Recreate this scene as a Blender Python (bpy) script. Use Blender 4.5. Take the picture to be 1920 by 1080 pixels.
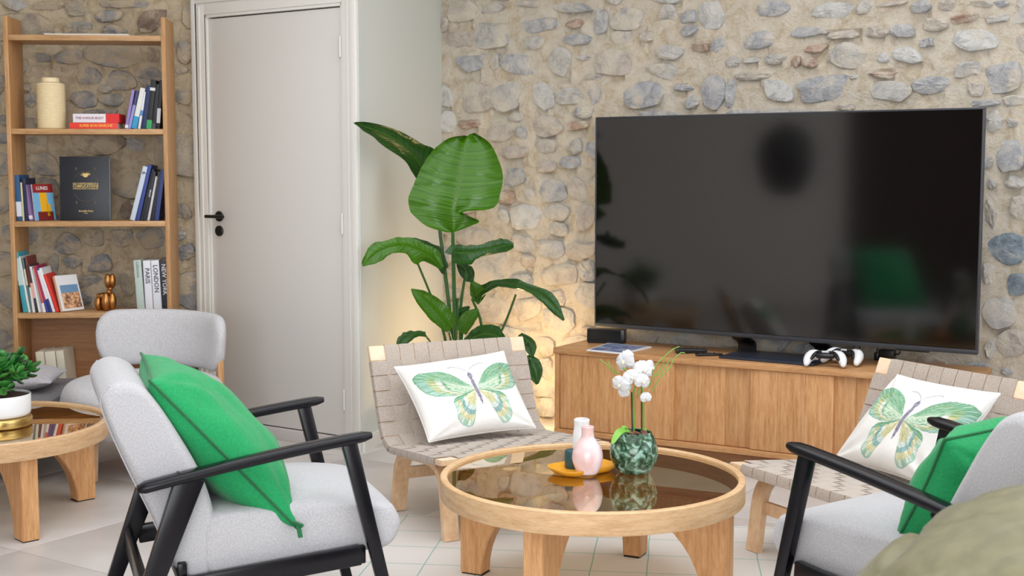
import bpy, bmesh, math, random
from mathutils import Vector, Matrix, noise
R = math.radians
random.seed(11)
sc = bpy.context.scene
C = sc.collection
for o in list(bpy.data.objects): bpy.data.objects.remove(o)

# ------------------------------------------------------------------ camera
CAM_H, PITCH, FPX = 1.33, R(5.13), 2450.0
cam_d = bpy.data.cameras.new('camera'); cam = bpy.data.objects.new('camera', cam_d); C.objects.link(cam)
cam.location = (0, 0, CAM_H); cam.rotation_euler = (R(90) - PITCH, 0, 0)
cam_d.sensor_width = 36; cam_d.lens = FPX / 1920 * 36; cam_d.clip_start = .05
cam_d.dof.use_dof = True; cam_d.dof.focus_distance = 4.6; cam_d.dof.aperture_fstop = 6.3
sc.camera = cam
# ------------------------------------------------------------------ light
w = bpy.data.worlds.new('sky'); sc.world = w; w.use_nodes = True
w.node_tree.nodes['Background'].inputs[0].default_value = (.80, .90, 1, 1)
w.node_tree.nodes['Background'].inputs[1].default_value = 1.6
def area(name, loc, rot, sx, sy, power, col):
    l = bpy.data.lights.new(name, 'AREA'); l.shape = 'RECTANGLE'; l.size = sx; l.size_y = sy
    l.energy = power; l.color = col
    o = bpy.data.objects.new(name, l); C.objects.link(o); o.location = loc; o.rotation_euler = rot
    return o
area('skylight', (.3, 2.9, 2.93), (0, 0, 0), 4.6, 5.2, 152, (1, .985, .97))
area('garden_window_light', (3.55, 1.6, 1.5), (0, R(90), 0), 2.2, 3.6, 66, (.86, .93, 1))
area('rear_window_light', (-.4, -2.9, 1.5), (R(90), 0, 0), 4.0, 2.0, 200, (.95, .97, 1))
sc.view_settings.view_transform = 'Standard'; sc.view_settings.look = 'None'
sc.view_settings.gamma = 1; sc.view_settings.exposure = -0.2
try: sc.view_settings.use_curve_mapping = False
except Exception: pass

# ------------------------------------------------------------------ helpers
def srgb(r, g, b):
    f = lambda c: (c / 12.92 if c <= .04045 else ((c + .055) / 1.055) ** 2.4)
    return (f(r / 255), f(g / 255), f(b / 255), 1)
def ray(px, py):
    x = (px - 960) / FPX; y = -(py - 540) / FPX
    return Vector((x, math.cos(PITCH) + y * math.sin(PITCH), -math.sin(PITCH) + y * math.cos(PITCH)))
CO = Vector((0, 0, CAM_H))
def at(px, py, Y):
    r = ray(px, py); return CO + r * (Y / r.y)
def atz(px, py, z):
    r = ray(px, py); return CO + r * ((z - CAM_H) / r.z)
def atpl(px, py, p0, n):
    r = ray(px, py); return CO + r * ((Vector(p0) - CO).dot(n) / r.dot(n))
def tag(o, label=None, cat=None, group=None, kind=None):
    if label: o['label'] = label
    if cat: o['category'] = cat
    if group: o['group'] = group
    if kind: o['kind'] = kind
    return o
def fin(o, angle=35):
    me = o.data
    for p in me.polygons: p.use_smooth = True
    try: me.set_sharp_from_angle(angle=R(angle))
    except Exception: pass
    return o
def ob(name, me, mat=None, parent=None, loc=(0, 0, 0), rot=(0, 0, 0), smooth=35):
    o = bpy.data.objects.new(name, me); C.objects.link(o)
    if mat is not None and not me.materials:
        for m in (mat if isinstance(mat, (list, tuple)) else [mat]): me.materials.append(m)
    if parent: o.parent = parent
    o.location = loc; o.rotation_euler = rot
    if smooth: fin(o, smooth)
    return o
def thing(name, label, cat, loc=(0, 0, 0), rotz=0, group=None):
    o = bpy.data.objects.new(name, None); C.objects.link(o); o.empty_display_size = .05
    o.location = loc; o.rotation_euler = (0, 0, rotz); tag(o, label, cat, group); return o
def copy_tree(o, parent=None):
    c = o.copy(); C.objects.link(c)
    if parent: c.parent = parent
    for ch in list(o.children): copy_tree(ch, c)
    return c
def mesh(name, v, f):
    me = bpy.data.meshes.new(name); me.from_pydata([tuple(p) for p in v], [], f); me.update(); return me
class MB:
    def __init__(s): s.v = []; s.f = []; s.m = []
    def add(s, v, f, mi=0):
        b = len(s.v); s.v += [Vector(p) for p in v]; s.f += [tuple(i + b for i in q) for q in f]; s.m += [mi] * len(f)
    def box(s, lo, hi, bev=0, mi=0, M=None):
        bm = bmesh.new(); bmesh.ops.create_cube(bm, size=1)
        lo = Vector(lo); hi = Vector(hi); c = (lo + hi) / 2; d = hi - lo
        for q in bm.verts: q.co = Vector((q.co.x * d.x, q.co.y * d.y, q.co.z * d.z)) + c
        if bev: bmesh.ops.bevel(bm, geom=bm.edges[:], offset=min(bev, min(abs(k) for k in d) * .45), segments=2, profile=.6, affect='EDGES')
        if M is not None: bm.transform(M)
        bm.verts.index_update(); s.add([q.co.copy() for q in bm.verts], [[q.index for q in f.verts] for f in bm.faces], mi); bm.free()
    def beam(s, p0, p1, a0, b0, a1=None, b1=None, up=(0, 0, 1), bev=.004, seg=2, mi=0):
        """tapered bar p0->p1, width a (sideways) and thickness b (towards up)"""
        p0 = Vector(p0); p1 = Vector(p1); a1 = a1 or a0; b1 = b1 or b0
        d = (p1 - p0).normalized(); side = d.cross(Vector(up)).normalized(); u = side.cross(d).normalized()
        bm = bmesh.new(); vs = []
        for p, a, b in ((p0, a0, b0), (p1, a1, b1)):
            for sx, sy in ((-1, -1), (1, -1), (1, 1), (-1, 1)): vs.append(bm.verts.new(p + side * sx * a / 2 + u * sy * b / 2))
        for q in ((3, 2, 1, 0), (4, 5, 6, 7), (0, 1, 5, 4), (1, 2, 6, 5), (2, 3, 7, 6), (3, 0, 4, 7)): bm.faces.new([vs[i] for i in q])
        if bev: bmesh.ops.bevel(bm, geom=bm.edges[:], offset=bev, segments=seg, profile=.5, affect='EDGES')
        bm.verts.index_update(); s.add([q.co.copy() for q in bm.verts], [[q.index for q in f.verts] for f in bm.faces], mi); bm.free()
    def lathe(s, prof, n=40, c=(0, 0, 0), mi=0, cap=True):
        c = Vector(c); v = []; f = []
        for r, z in prof:
            for i in range(n):
                a = 2 * math.pi * i / n; v.append(c + Vector((r * math.cos(a), r * math.sin(a), z)))
        for j in range(len(prof) - 1):
            for i in range(n): f.append((j * n + i, j * n + (i + 1) % n, (j + 1) * n + (i + 1) % n, (j + 1) * n + i))
        if cap:
            if prof[0][0] > 1e-4: f.append(tuple(range(n - 1, -1, -1)))
            if prof[-1][0] > 1e-4: f.append(tuple((len(prof) - 1) * n + i for i in range(n)))
        s.add(v, f, mi)
    def tube(s, pts, r, n=8, mi=0, closed=False):
        pts = [Vector(p) for p in pts]; k = len(pts); rr = r if isinstance(r, (list, tuple)) else [r] * k
        v = []; f = []; nrm = None
        for i, p in enumerate(pts):
            d = (pts[min(i + 1, k - 1)] - pts[max(i - 1, 0)])
            d = d.normalized() if d.length > 1e-9 else Vector((0, 0, 1))
            if nrm is None: nrm = d.orthogonal().normalized()
            nrm = (nrm - d * nrm.dot(d)).normalized(); b = d.cross(nrm)
            for j in range(n):
                a = 2 * math.pi * j / n; v.append(p + (nrm * math.cos(a) + b * math.sin(a)) * rr[i])
        for i in range(k - 1):
            for j in range(n): f.append((i * n + j, i * n + (j + 1) % n, (i + 1) * n + (j + 1) % n, (i + 1) * n + j))
        f.append(tuple(range(n - 1, -1, -1))); f.append(tuple((k - 1) * n + j for j in range(n)))
        s.add(v, f, mi)
    def ribbon(s, pts, nrms, wv, w_, t, mi=0):
        """flat band along pts, width along wv (constant), thickness along normals"""
        v = []; f = []; wv = Vector(wv); k = len(pts)
        for p, q in zip(pts, nrms):
            p = Vector(p); q = Vector(q)
            for a, b in ((-1, -1), (1, -1), (1, 1), (-1, 1)): v.append(p + wv * a * w_ / 2 + q * b * t / 2)
        for i in range(k - 1):
            for j in range(4): f.append((i * 4 + j, i * 4 + (j + 1) % 4, i * 4 + 4 + (j + 1) % 4, i * 4 + 4 + j))
        f.append((3, 2, 1, 0)); f.append(tuple((k - 1) * 4 + j for j in range(4)))
        s.add(v, f, mi)
    def ell(s, c, r, M=None, nu=16, nv=10, mi=0):
        v = []; f = []; c = Vector(c)
        for j in range(nv + 1):
            t = math.pi * j / nv
            for i in range(nu):
                a = 2 * math.pi * i / nu; p = Vector((r[0] * math.sin(t) * math.cos(a), r[1] * math.sin(t) * math.sin(a), r[2] * math.cos(t)))
                if M is not None: p = M @ p
                v.append(c + p)
        for j in range(nv):
            for i in range(nu): f.append((j * nu + i, (j + 1) * nu + i, (j + 1) * nu + (i + 1) % nu, j * nu + (i + 1) % nu))
        s.add(v, f, mi)
    def build(s, name, mat, parent=None, loc=(0, 0, 0), rot=(0, 0, 0), smooth=35, weld=True):
        me = mesh(name, s.v, s.f)
        for i, p in enumerate(me.polygons): p.material_index = s.m[i]
        if weld:
            bm = bmesh.new(); bm.from_mesh(me); bmesh.ops.remove_doubles(bm, verts=bm.verts, dist=1e-5)
            bmesh.ops.recalc_face_normals(bm, faces=bm.faces); bm.to_mesh(me); bm.free()
        return ob(name, me, mat, parent, loc, rot, smooth)
def smooth_pts(pts, n=8, closed=False):
    P = [Vector(p) for p in pts]; k = len(P); out = []
    rng = range(k if closed else k - 1)
    for i in rng:
        if closed: a, b, c, d = P[(i - 1) % k], P[i], P[(i + 1) % k], P[(i + 2) % k]
        else: a, b, c, d = P[max(i - 1, 0)], P[i], P[i + 1], P[min(i + 2, k - 1)]
        for j in range(n):
            t = j / n
            out.append(.5 * ((2 * b) + (c - a) * t + (2 * a - 5 * b + 4 * c - d) * t * t + (3 * b - a - 3 * c + d) * t ** 3))
    if not closed: out.append(P[-1])
    return out

# ------------------------------------------------------------------ materials
def mat(name, col=(.5, .5, .5, 1), rough=.5, **kw):
    m = bpy.data.materials.new(name); m.use_nodes = True; b = m.node_tree.nodes['Principled BSDF']
    b.inputs['Base Color'].default_value = col; b.inputs['Roughness'].default_value = rough
    for k, v in kw.items(): b.inputs[k.replace('_', ' ')].default_value = v
    return m
def nd(m, t, **kw):
    n = m.node_tree.nodes.new(t)
    for k, v in kw.items():
        if k in n.inputs: n.inputs[k].default_value = v
        else: setattr(n, k, v)
    return n
def lk(m, a, b): m.node_tree.links.new(a, b)
def coords(m, scale=(1, 1, 1), rot=(0, 0, 0), kind='Object'):
    tc = nd(m, 'ShaderNodeTexCoord'); mp = nd(m, 'ShaderNodeMapping')
    mp.inputs['Scale'].default_value = scale; mp.inputs['Rotation'].default_value = rot
    lk(m, tc.outputs[kind], mp.inputs['Vector']); return mp.outputs[0]
def ramp(m, fac, stops):
    r = nd(m, 'ShaderNodeValToRGB'); e = r.color_ramp.elements
    while len(e) < len(stops): e.new(.5)
    for i, (p, c) in enumerate(stops): e[i].position = p; e[i].color = c
    lk(m, fac, r.inputs[0]); return r.outputs[0]
def bump(m, h, strength=.3, dist=.005):
    b = nd(m, 'ShaderNodeBump'); b.inputs['Strength'].default_value = strength; b.inputs['Distance'].default_value = dist
    lk(m, h, b.inputs['Height']); lk(m, b.outputs[0], m.node_tree.nodes['Principled BSDF'].inputs['Normal'])
def wood(name, c1, c2, c3, scale=(1, 1, 1), rough=.45, gr=26):
    m = mat(name, c1, rough); v = coords(m, scale)
    n1 = nd(m, 'ShaderNodeTexNoise'); n1.inputs['Scale'].default_value = gr; n1.inputs['Detail'].default_value = 6; n1.inputs['Roughness'].default_value = .6
    lk(m, v, n1.inputs['Vector'])
    n2 = nd(m, 'ShaderNodeTexNoise'); n2.inputs['Scale'].default_value = gr * .22; n2.inputs['Detail'].default_value = 2; lk(m, v, n2.inputs['Vector'])
    mx = nd(m, 'ShaderNodeMath', operation='ADD'); lk(m, n1.outputs[0], mx.inputs[0]); lk(m, n2.outputs[0], mx.inputs[1])
    dv = nd(m, 'ShaderNodeMath', operation='MULTIPLY'); dv.inputs[1].default_value = .5; lk(m, mx.outputs[0], dv.inputs[0])
    col = ramp(m, dv.outputs[0], [(.36, c3), (.5, c1), (.64, c2)])
    oi = nd(m, 'ShaderNodeObjectInfo'); hs = nd(m, 'ShaderNodeHueSaturation')
    mr = nd(m, 'ShaderNodeMapRange'); mr.inputs['To Min'].default_value = .93; mr.inputs['To Max'].default_value = 1.06
    lk(m, oi.outputs['Random'], mr.inputs['Value']); lk(m, mr.outputs[0], hs.inputs['Value'])
    lk(m, col, hs.inputs['Color']); lk(m, hs.outputs[0], m.node_tree.nodes['Principled BSDF'].inputs['Base Color'])
    bump(m, n1.outputs[0], .12, .002); return m
OAK = (srgb(198, 147, 98), srgb(210, 164, 116), srgb(176, 124, 76))
oak_h = wood('oak_horizontal', *OAK, scale=(1.2, 12, 12))
oak_v = wood('oak_vertical', *OAK, scale=(12, 12, 1.0))
oak_d = wood('oak_depth', *OAK, scale=(12, 1.2, 12))
oak_shelf_v = wood('oak_shelf_vertical', srgb(190, 142, 92), srgb(204, 160, 112), srgb(170, 120, 72), scale=(14, 14, 1.0))
oak_shelf_h = wood('oak_shelf_horizontal', srgb(190, 146, 98), srgb(206, 164, 116), srgb(168, 124, 80), scale=(1.1, 12, 12))
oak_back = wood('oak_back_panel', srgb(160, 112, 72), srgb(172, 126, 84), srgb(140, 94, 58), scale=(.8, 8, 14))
birch = wood('birch', srgb(226, 190, 152), srgb(236, 204, 168), srgb(210, 170, 130), scale=(5, 5, 3), gr=10)
birch_pale = wood('birch_pale', srgb(236, 208, 178), srgb(242, 218, 190), srgb(226, 192, 160), scale=(4, 4, 10), gr=8)
black_wood = mat('black_lacquered_wood', srgb(14, 12, 18), .24, Specular_IOR_Level=.28)
def fabric(name, c1, c2, sc_=260, b=.35, rough=.95, dist=.002, big=0):
    m = mat(name, c1, rough); v = coords(m)
    n = nd(m, 'ShaderNodeTexNoise'); n.inputs['Scale'].default_value = sc_; n.inputs['Detail'].default_value = 3; lk(m, v, n.inputs['Vector'])
    col = ramp(m, n.outputs[0], [(.35, c2), (.65, c1)])
    lk(m, col, m.node_tree.nodes['Principled BSDF'].inputs['Base Color'])
    h = n.outputs[0]
    if big:
        n2 = nd(m, 'ShaderNodeTexNoise'); n2.inputs['Scale'].default_value = big; n2.inputs['Detail'].default_value = 2; lk(m, v, n2.inputs['Vector'])
        a = nd(m, 'ShaderNodeMath', operation='MULTIPLY_ADD'); a.inputs[1].default_value = 6; lk(m, n2.outputs[0], a.inputs[0]); lk(m, n.outputs[0], a.inputs[2]); h = a.outputs[0]
    bump(m, h, b, dist)
    m.node_tree.nodes['Principled BSDF'].inputs['Sheen Weight'].default_value = .15
    return m
grey_fabric = fabric('light_grey_fabric', srgb(184, 182, 184), srgb(168, 166, 169), 220, .2)
boucle = fabric('white_boucle', srgb(200, 198, 200), srgb(184, 183, 186), 150, .5, dist=.003)
green_fabric = fabric('green_cotton', srgb(0, 148, 84), srgb(0, 134, 72), 160, .25, .8, .003, big=12)
white_linen = fabric('white_linen', srgb(226, 223, 219), srgb(214, 211, 206), 300, .3, .9, .002, big=14)
sofa_fabric = fabric('dark_grey_fabric', srgb(120, 116, 118), srgb(96, 94, 98), 150)
sofa_cushion = fabric('mid_grey_fabric', srgb(186, 182, 186), srgb(168, 165, 170), 150)
web_long = fabric('webbing_taupe', srgb(190, 176, 164), srgb(168, 155, 144), 260, .5)
web_cross = fabric('webbing_taupe_cross', srgb(188, 174, 163), srgb(160, 148, 138), 260, .5)
olive = fabric('olive_nylon', srgb(112, 106, 72), srgb(98, 93, 61), 30, .3, .42, .004, big=7)
white_paint = mat('off_white_paint', srgb(226, 224, 218), .5)
door_paint = mat('door_paint', srgb(214, 211, 206), .45)
side_paint = mat('plaster_white', srgb(208, 211, 206), .8)
room_wall = mat('warm_grey_plaster', srgb(232, 226, 220), .9)
ceiling_m = mat('ceiling_white', srgb(240, 240, 238), .9)
brown_door = mat('brown_timber', srgb(58, 38, 26), .7)
black_metal = mat('black_metal', srgb(22, 22, 24), .35)
black_plastic = mat('black_plastic', srgb(16, 16, 18), .3)
grey_bezel = mat('grey_bezel', srgb(72, 74, 80), .35, Metallic=.6)
slate = mat('slate_plate', srgb(54, 60, 74), .35, Metallic=.4)
screen = mat('tv_screen', srgb(5, 4, 5), .09); screen.node_tree.nodes['Principled BSDF'].inputs['Specular IOR Level'].default_value = .95
gold = mat('gold_brushed', srgb(206, 176, 112), .28, Metallic=1)
bronze = mat('bronze_satin', srgb(186, 132, 76), .33, Metallic=1)
cream_cer = mat('cream_ceramic', srgb(238, 220, 180), .6)
white_cer = mat('white_ceramic', srgb(234, 234, 236), .35)
soil = mat('potting_soil', srgb(70, 48, 38), .95)
bark_m = mat('bark_chips', srgb(120, 80, 66), .9)
paper = mat('paper_pages', srgb(232, 226, 212), .9)
steel = mat('hinge_white', srgb(220, 218, 214), .35)
wax = mat('teal_wax', srgb(34, 74, 82), .4)
yellow_glaze = mat('mustard_glaze', srgb(228, 158, 34), .25)
def speckle(name, c1, c2, c3, sc_, rough=.2):
    m = mat(name, c1, rough); v = coords(m)
    n = nd(m, 'ShaderNodeTexNoise'); n.inputs['Scale'].default_value = sc_; n.inputs['Detail'].default_value = 4; n.inputs['Distortion'].default_value = .8; lk(m, v, n.inputs['Vector'])
    lk(m, ramp(m, n.outputs[0], [(.4, c3), (.52, c1), (.64, c2)]), m.node_tree.nodes['Principled BSDF'].inputs['Base Color']); return m
green_glaze = speckle('green_reactive_glaze', srgb(72, 108, 82), srgb(150, 184, 172), srgb(30, 54, 34), 44, .12)
pink_glaze = speckle('pink_glaze', srgb(232, 208, 214), srgb(236, 214, 220), srgb(226, 190, 188), 10, .15)
# tinted glass: one slab, part mirror, part clear brown
def tinted():
    m = bpy.data.materials.new('bronze_glass'); m.use_nodes = True; t = m.node_tree; t.nodes.clear()
    out = t.nodes.new('ShaderNodeOutputMaterial'); mix = t.nodes.new('ShaderNodeMixShader'); fr = t.nodes.new('ShaderNodeFresnel'); fr.inputs[0].default_value = 1.6
    tr = t.nodes.new('ShaderNodeBsdfTransparent'); tr.inputs[0].default_value = (.80, .71, .57, 1)
    gl = t.nodes.new('ShaderNodeBsdfGlossy'); gl.inputs['Roughness'].default_value = .01; gl.inputs[0].default_value = (1, .95, .82, 1)
    ge = t.nodes.new('ShaderNodeNewGeometry'); su = t.nodes.new('ShaderNodeMath'); su.operation = 'SUBTRACT'; su.use_clamp = True
    mp_ = t.nodes.new('ShaderNodeMapRange'); mp_.inputs['To Min'].default_value = .34; t.links.new(fr.outputs[0], mp_.inputs['Value']); t.links.new(mp_.outputs[0], su.inputs[0]); t.links.new(ge.outputs['Backfacing'], su.inputs[1])       # mirror coat on the outer faces only
    t.links.new(su.outputs[0], mix.inputs[0]); t.links.new(tr.outputs[0], mix.inputs[1]); t.links.new(gl.outputs[0], mix.inputs[2]); t.links.new(mix.outputs[0], out.inputs[0]); return m
glass_m = tinted()
def window_glass():
    m = bpy.data.materials.new('clear_window_glass'); m.use_nodes = True; t = m.node_tree; t.nodes.clear()
    out = t.nodes.new('ShaderNodeOutputMaterial'); mix = t.nodes.new('ShaderNodeMixShader'); fr = t.nodes.new('ShaderNodeFresnel')
    tr = t.nodes.new('ShaderNodeBsdfTransparent'); gl = t.nodes.new('ShaderNodeBsdfGlossy'); gl.inputs['Roughness'].default_value = .01
    t.links.new(fr.outputs[0], mix.inputs[0]); t.links.new(tr.outputs[0], mix.inputs[1]); t.links.new(gl.outputs[0], mix.inputs[2]); t.links.new(mix.outputs[0], out.inputs[0]); return m
# masonry
def rock(name, c1, c2, c3, smear=None, lo=.52):
    m = mat(name, c1, .92); v = coords(m); oi = nd(m, 'ShaderNodeObjectInfo')
    ad = nd(m, 'ShaderNodeVectorMath', operation='MULTIPLY_ADD'); ad.inputs[1].default_value = (1, 1, 1); lk(m, v, ad.inputs[0]); lk(m, oi.outputs['Location'], ad.inputs[2]); v = ad.outputs[0]
    def nz_(sc_, det, ro, dis=0):
        n = nd(m, 'ShaderNodeTexNoise'); n.inputs['Scale'].default_value = sc_; n.inputs['Detail'].default_value = det; n.inputs['Roughness'].default_value = ro; n.inputs['Distortion'].default_value = dis; lk(m, v, n.inputs['Vector']); return n.outputs[0]
    n, n2 = nz_(15, 9, .72, .6), nz_(60, 8, .75)
    col = ramp(m, n, [(.36, c3), (.5, c1), (.64, c2)])
    fl = ramp(m, n2, [(.30, (.62, .60, .60, 1)), (.42, (1, 1, 1, 1))])
    mu = nd(m, 'ShaderNodeMix', data_type='RGBA', blend_type='MULTIPLY'); mu.inputs['Factor'].default_value = .55; lk(m, col, mu.inputs['A']); lk(m, fl, mu.inputs['B']); col = mu.outputs['Result']
    if smear:
        f_ = ramp(m, nz_(7.5, 5, .62, .4), [(lo - .03, (0, 0, 0, 1)), (lo + .08, (1, 1, 1, 1))])
        mx_ = nd(m, 'ShaderNodeMix', data_type='RGBA'); lk(m, f_, mx_.inputs['Factor']); lk(m, col, mx_.inputs['A']); mx_.inputs['B'].default_value = smear; col = mx_.outputs['Result']
    lk(m, col, m.node_tree.nodes['Principled BSDF'].inputs['Base Color'])
    a = nd(m, 'ShaderNodeMath', operation='MULTIPLY_ADD'); a.inputs[1].default_value = 2.4; lk(m, n, a.inputs[0]); lk(m, n2, a.inputs[2])
    bump(m, a.outputs[0], .9, .016); return m
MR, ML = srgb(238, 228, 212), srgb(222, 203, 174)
ROCK = {'G': rock('stone_grey', srgb(222, 218, 212), srgb(236, 231, 222), srgb(194, 190, 188), MR),
        'B': rock('stone_blue_grey', srgb(208, 208, 210), srgb(228, 224, 219), srgb(176, 177, 184), MR, .56),
        'P': rock('stone_beige', srgb(224, 213, 202), srgb(235, 225, 211), srgb(202, 190, 182), MR),
        'W': rock('stone_white', srgb(238, 236, 231), srgb(245, 243, 238), srgb(208, 207, 206), MR, .6),
        'T': rock('stone_terracotta', srgb(214, 186, 168), srgb(226, 204, 184), srgb(184, 146, 126), MR),
        'S': rock('stone_slate_blue', srgb(164, 178, 188), srgb(202, 206, 206), srgb(130, 144, 158), MR, .62)}
def mortar(name, c1, c2, c3):
    m = rock(name, c1, c2, c3); return m
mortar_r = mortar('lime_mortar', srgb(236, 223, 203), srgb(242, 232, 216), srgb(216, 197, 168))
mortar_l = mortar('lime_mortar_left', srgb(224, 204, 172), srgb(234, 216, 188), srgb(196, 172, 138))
ROCKL_SHADED = {'G': rock('stone_left_shaded_grey', srgb(188, 182, 174), srgb(206, 199, 188), srgb(158, 153, 148), ML, .47),  # darker copies of the stones: the bookcase's shade is put into the colour
         'B': rock('stone_left_shaded_blue', srgb(174, 172, 173), srgb(196, 191, 187), srgb(146, 145, 150), ML, .47),
         'P': rock('stone_left_shaded_beige', srgb(200, 187, 168), srgb(214, 201, 180), srgb(172, 158, 142), ML, .47),
         'W': rock('stone_left_shaded_white', srgb(208, 203, 196), srgb(222, 217, 208), srgb(180, 176, 172), ML, .47),
         'T': rock('stone_left_shaded_brown', srgb(170, 150, 132), srgb(190, 170, 150), srgb(142, 122, 108), ML, .47)}

# ------------------------------------------------------------------ frames of the place
A_CAB = Vector((.211, 6.296, 0)); TH_W = R(-30.5); TH_D = R(-33.5); TH_S = R(5)
def fr(th): return Vector((math.cos(th), math.sin(th), 0)), Vector((-math.sin(th), math.cos(th), 0))   # along, away from camera
UW, BW = fr(TH_W); UD, BD = fr(TH_D); US, BS = fr(TH_S)
W0 = A_CAB + BW * .47                                   # a point of the stone wall behind the television
DC = Vector((-.708, 6.102, 0))                          # right front corner of the boxed-out partition
wallL = atpl(825, 500, W0, BW)                          # where the partition's side meets the stone
wallL.z = 0
DL = DC - UD * 1.087                                    # left end of the partition
SO = Vector((-1.66, 6.40, 0))                           # bookshelf reference corner
SW0 = SO + BS * .33                                     # left stone wall plane
CEIL = 2.95

# ------------------------------------------------------------------ floor
fb = MB(); fb.box((-5, -3.2, -.12), (4, 8.2, -.004))
grout = mat('grout', srgb(176, 166, 158), .9)
floor = fb.build('floor', grout); tag(floor, kind='structure')
tile_m = mat('porcelain_tile', srgb(204, 197, 193), .42); v = coords(tile_m, (1, 1, 1), kind='Object')
n = nd(tile_m, 'ShaderNodeTexNoise'); n.inputs['Scale'].default_value = 3.2; n.inputs['Detail'].default_value = 7
oi = nd(tile_m, 'ShaderNodeObjectInfo'); ad = nd(tile_m, 'ShaderNodeVectorMath', operation='ADD'); lk(tile_m, v, ad.inputs[0]); lk(tile_m, oi.outputs['Location'], ad.inputs[1]); lk(tile_m, ad.outputs[0], n.inputs['Vector'])
lk(tile_m, ramp(tile_m, n.outputs[0], [(.38, srgb(188, 181, 177)), (.62, srgb(202, 196, 192))]), tile_m.node_tree.nodes['Principled BSDF'].inputs['Base Color'])
TS = .9; tmb = MB(); tmb.box((-TS / 2 + .0012, -TS / 2 + .0012, -.01), (TS / 2 - .0012, TS / 2 - .0012, 0), .0012)
t0 = tmb.build('tile', tile_m, floor); t0.rotation_euler = (0, 0, TH_D)
TO = Vector((-1.66, 4.607, 0)) + UD * TS / 2; first = True
for i in range(-9, 9):
    for j in range(-11, 8):
        c = TO + UD * TS * i + BD * (TS * j + .31)
        if not (-4.6 < c.x < 3.7 and -2.8 < c.y < 7.6): continue
        o = t0 if first else t0.copy()
        if not first: C.objects.link(o)
        o.location = c; first = False
# ------------------------------------------------------------------ rubble walls
def stone_mesh(w_, h_, rnd, sq=.5):
    k = 16; rings = ((1.0, .012), (.94, -.008), (.66, -.014)); v = []; f = []
    e = 3.4 + rnd.random() * 5; rad = []; tp = rnd.uniform(-.22, .22); sk = rnd.uniform(-.16, .16)
    nc = rnd.choice((6, 7, 8, 8)); a0 = rnd.random() * 6; cr = []
    for i in range(nc):
        a = a0 + 2 * math.pi * (i + rnd.uniform(-.3, .3)) / nc; ca, sa = math.cos(a), math.sin(a)
        q = (abs(ca) ** e + abs(sa) ** e) ** (-1 / e) * rnd.uniform(.88, 1.10); cr.append((ca * q * (1 + tp * sa) + sk * sa * h_ / w_, sa * q))
    for i in range(k):
        t = i / k * nc; j = int(t); t -= j; p, q = cr[j % nc], cr[(j + 1) % nc]
        bl = 1 + .07 * math.sin(math.pi * t); jt = rnd.uniform(-.03, .03)
        rad.append(((p[0] + (q[0] - p[0]) * t) * (bl + jt), (p[1] + (q[1] - p[1]) * t) * (bl + jt)))
    tx, tz = rnd.uniform(-.012, .012), rnd.uniform(-.010, .006)
    for s_, dy in rings:
        for x, z in rad:
            jx = rnd.uniform(-.05, .05) if s_ < 1 else 0
            v.append((x * w_ / 2 * (s_ + jx), dy + (tx * x + tz * z if dy < 0 else 0) + (rnd.uniform(-.005, .004) if dy < 0 else 0), z * h_ / 2 * (s_ + jx)))
    v.append((0, -.014 + rnd.uniform(-.004, .002), 0)); c_ = len(v) - 1
    for r_ in range(2):
        for i in range(k): f.append((r_ * k + i, r_ * k + (i + 1) % k, (r_ + 1) * k + (i + 1) % k, (r_ + 1) * k + i))
    for i in range(k): f.append((2 * k + i, 2 * k + (i + 1) % k, c_))
    return v, f
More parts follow.
